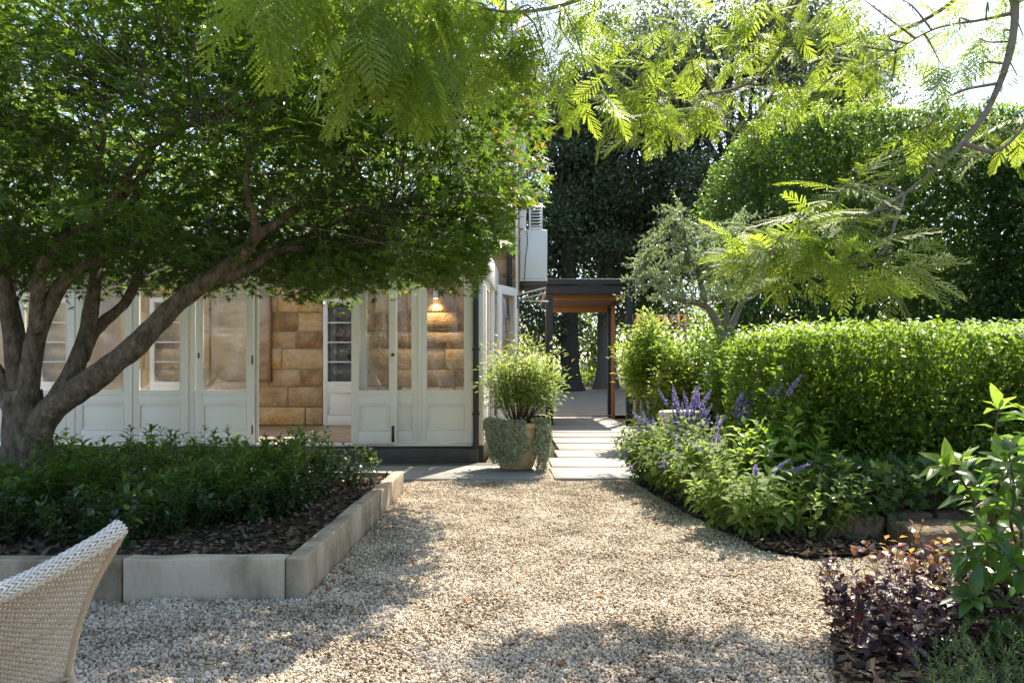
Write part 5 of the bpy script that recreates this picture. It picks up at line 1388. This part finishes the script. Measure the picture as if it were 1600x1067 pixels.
def broad():
    base = np.array((2.02, 2.62, .03))
    root = empty('tall_shrub', base, 'tall shrub with long glossy green leaves behind the purple shrub', 'shrub')
    q = lambda l, Ys: [P(x, y, Yv) for (x, y), Yv in zip(l, Ys)]
    stems = [q([(1600, 1030), (1575, 930), (1545, 830), (1525, 770), (1500, 715)], [2.62, 2.7, 2.75, 2.8, 2.82]),
             q([(1575, 930), (1560, 840), (1552, 760), (1555, 680), (1562, 630)], [2.7, 2.8, 2.85, 2.9, 2.95]),
             q([(1600, 980), (1600, 880), (1598, 790), (1610, 700), (1605, 640)], [2.62, 2.6, 2.62, 2.65, 2.7]),
             q([(1545, 830), (1530, 800), (1500, 745), (1478, 728)], [2.75, 2.72, 2.7, 2.68]),
             q([(1600, 1030), (1580, 1000), (1545, 960), (1520, 930)], [2.62, 2.55, 2.5, 2.45]),
             q([(1610, 1040), (1620, 960), (1600, 900), (1580, 870)], [2.62, 2.5, 2.45, 2.42]),
             q([(1600, 880), (1560, 850), (1540, 850)], [2.6, 2.55, 2.5]),
             q([(1598, 790), (1580, 740), (1570, 720)], [2.62, 2.6, 2.58]),
             q([(1610, 1000), (1660, 850), (1680, 760), (1690, 680)], [2.62, 2.7, 2.75, 2.8]),
             q([(1552, 760), (1590, 720), (1620, 660)], [2.85, 3.0, 3.1]),
             q([(1575, 930), (1560, 900), (1530, 880), (1510, 860)], [2.7, 2.62, 2.58, 2.55]),
             q([(1600, 880), (1580, 820), (1585, 770), (1575, 700)], [2.6, 2.55, 2.52, 2.5]),
             q([(1545, 830), (1560, 790), (1580, 800), (1600, 760)], [2.75, 2.8, 2.85, 2.9])]
    stems[0][0] = base.copy(); stems[2][0] = base + (.03, 0, 0); stems[4][0] = base + (-.02, -.03, 0); stems[5][0] = base + (.04, -.02, 0); stems[8][0] = base + (.05, .03, 0)
    mb = MB(base); Pp, D, Nn, S, Y = [], [], [], [], []
    for si, st in enumerate(stems):
        c = spline(st, 20); mb.tube(c, np.linspace(.0075, .003, 20), 6)
        n = 18
        t = np.concatenate((np.linspace(.30, .85, n - 6), np.full(6, .97)))
        i = np.minimum((t * 19).astype(int), 18); p = c[i]; ax = unit(c[i + 1] - c[i])
        side = unit(np.cross(ax, np.array((.3, .8, .2))))
        out = rot_about(side, ax, np.arange(n) * 2.4 + si)
        d = unit(out * 1.0 + ax * (.15 + .6 * (t > .9))[:, None] + RNG.normal(0, .18, (n, 3)))
        nr = unit(ax * .6 + UP + RNG.normal(0, .25, (n, 3)))
        Pp.append(p); D.append(d); Nn.append(nr); S.append(RNG.uniform(.085, .15, n) * np.where(t > .9, .9, 1)); Y.append((t > .9) & (si in (0, 3, 1, 7)))
    mb.build('stems', MT['stem_b'], root, smooth=True)
    p, d, nr, s = map(np.concatenate, (Pp, D, Nn, S)); y = np.concatenate(Y)
    tpl = lf_ovate(.19, .10, .16)
    foliage(root, tpl, p[y], d[y], nr[y], s[y], MT['young'], 60, 'young_leaf', name='young_foliage')
    foliage(root, tpl, p[~y], d[~y], nr[~y], s[~y], MT['big'], 220)
broad()
for x, y, h in ((1.45, 2.16, .26), (1.62, 2.2, .30), (1.30, 2.08, .22), (1.78, 2.28, .30), (1.58, 2.05, .24)):
    shrub('rosemary', 'fine needle-leaved green herb in front of the purple shrub', 'herb', (x, y, .03), 16, 60, h, .16, .022, lf_diamond(.09), 'rose', 0, 'needle-leaved herbs at the border front', start=.05, spread=.5, stem_mat='stem_g', stem_r=.002, up=.7)

# fallen leaves on the gravel
for i in range(22):
    x, y = RNG.uniform(-1.4, 1.2), RNG.uniform(2.5, 6.5)
    if x < BED_X + .1 and y > BED_Y0 - .1: continue
    if not i or 'fl_me' not in globals():
        tv, tf = lf_ovate(.3, .15, .2); fl_me = mesh_np('fallen_leaf', tv, tf, True, np.full(len(tv), -1.0)); fl_me.materials.append(MT['litter'])
    o = obj('fallen_leaf', fl_me); o.location = (x, y, float(hz(x, y)) + .012); o.scale = (.05,) * 3; o.rotation_euler = (RNG.uniform(-.3, .3), RNG.uniform(-.3, .3), RNG.uniform(0, 6))
    tag(o, 'small dry brown leaf lying on the gravel', 'fallen leaf', 'fallen leaves on the gravel')

# ================================================================== WICKER CHAIR
def chair():
    C = np.array((-1.2, 1.5, 0)); f = np.array((-.612, .79, 0)); f /= np.linalg.norm(f); r = np.array((f[1], -f[0], 0))
    root = empty('wicker_chair', C, 'pale woven wicker armchair with flared winged back beside the bed edging', 'chair')
    zs = np.array([.30, .368, .42, .47, .52, .57, .62, .66, .70])
    ws = np.array([.182, .190, .198, .207, .219, .236, .258, .280, .300])
    def half(z): return np.interp(z, zs, ws)
    def top(u):  # rim height across the back, u -1..1
        return .605 + .105 * np.abs(u) ** 1.6
    def surf(u, z):
        s = u * half(z)
        fw = -.02 - .16 * (np.clip(z, .3, .8) - .3) + .10 * np.abs(u) ** 2.2      # leans back, wings come forward
        return C + r * s[..., None] + f * fw[..., None] + UP * z[..., None]
    wv = MB(C); st = MB(C)
    n = 150; rows = 62
    u = np.linspace(-1, 1, n)
    no = -f
    for k in range(rows):
        q = k / (rows - 1)
        z = .30 + (top(u) - .30) * q
        p = surf(u * .985, z)
        ph = np.pi * (k % 2)
        off = .0042 * np.sin(np.arange(n) * np.pi / 2.5 + ph)
        wv.tube(p + no * (off + .0012 * wob(p + k, 40))[:, None] + UP * (.0013 * wob(p + 3 * k, 25))[:, None], .0036 * RNG.uniform(.88, 1.1), 5, cap=False)
    wv.build('woven_back', MT['wick'], root, smooth=True)
    for j in range(60):
        uu = -0.975 + 1.95 * j / 59
        z = np.linspace(.28, float(top(np.array(uu))), 14)
        st.tube(surf(np.full(14, uu * .985), z), .0038, 5, cap=False)
    st.build('stakes', MT['wick_w'], root, smooth=True)
    # rolled rim: a core with strands plaited round it
    um = np.linspace(-1, 1, 120)
    rc = surf(um, top(um) + .012)
    rad = .019 - .001 * np.abs(um)
    core = MB(C); core.tube(rc, rad * .9, 12); core.build('rim_core', MT['wick_d'], root, smooth=True)
    pl = MB(C)
    t = np.gradient(rc, axis=0); t /= np.linalg.norm(t, axis=1)[:, None]
    X = unit(np.cross(t, f)); Z = np.cross(t, X)
    for sgn in (1, -1):
        for k in range(14):
            m = 420; v = np.linspace(0, 119, m); i = np.minimum(v.astype(int), 118); fr = (v - i)[:, None]
            cc = rc[i] * (1 - fr) + rc[i + 1] * fr; xx = X[i]; zz = Z[i]; rr = rad[i]
            ang = sgn * v * .085 * (2.0) + k * 2 * np.pi / 14
            wr = rr + .0022 * np.cos(v * .17 * 7 + k * np.pi) * sgn
            pl.tube(cc + wr[:, None] * (xx * np.cos(ang)[:, None] + zz * np.sin(ang)[:, None]), .0031, 4, cap=False)
    pl.build('plaited_rim', MT['wick_w'], root, smooth=True)
    # side edges: wrapped posts
    for sg in (-1, 1):
        z = np.linspace(.02, float(top(np.array(1.0))), 90)
        c = surf(np.full(90, sg * 1.0), z)
        e = MB(C); e.tube(c, .011 + .0016 * np.sin(np.arange(90) * 2.6), 10); e.build('edge_post', MT['wick'], root, smooth=True)
        e = MB(C); e.tube(c + r * sg * .010 - f * -.006, .0035, 6); e.build('edge_cord', MT['wick_w'], root, smooth=True)
    # seat, front legs, arms and skirt
    seat = MB(C)
    w = .20
    for k in range(34):
        q = .03 + k * .0145
        p = C + r * np.linspace(-w, w, 40)[:, None] + f * q + UP * (.36 + .004 * np.sin(np.arange(40) * 1.3 + np.pi * (k % 2)))[:, None]
        seat.tube(p, .006, 5, cap=False)
    seat.build('seat', MT['wick'], root, smooth=True)
    fr_ = MB(C); cor = [C + r * a + f * b + UP * .35 for a, b in ((-w, .0), (w, .0), (w, .53), (-w, .53), (-w, .0))]
    for a, b in zip(cor, cor[1:]): fr_.tube([a, b], .014, 8)
    fr_.build('seat_frame', MT['wick'], root, smooth=True)
    for a in (-w, w):
        e = MB(C); e.tube([C + r * a + f * .52 + UP * .0, C + r * a + f * .52 + UP * .46], .016, 8); e.build('front_leg', MT['wick'], root, smooth=True)
        e = MB(C); e.tube(spline([C + r * a * .86 + f * .06 + UP * .47, C + r * a * .92 + f * .3 + UP * .48, C + r * a + f * .53 + UP * .47], 12), .016, 8); e.build('arm', MT['wick_w'], root, smooth=True)
chair()
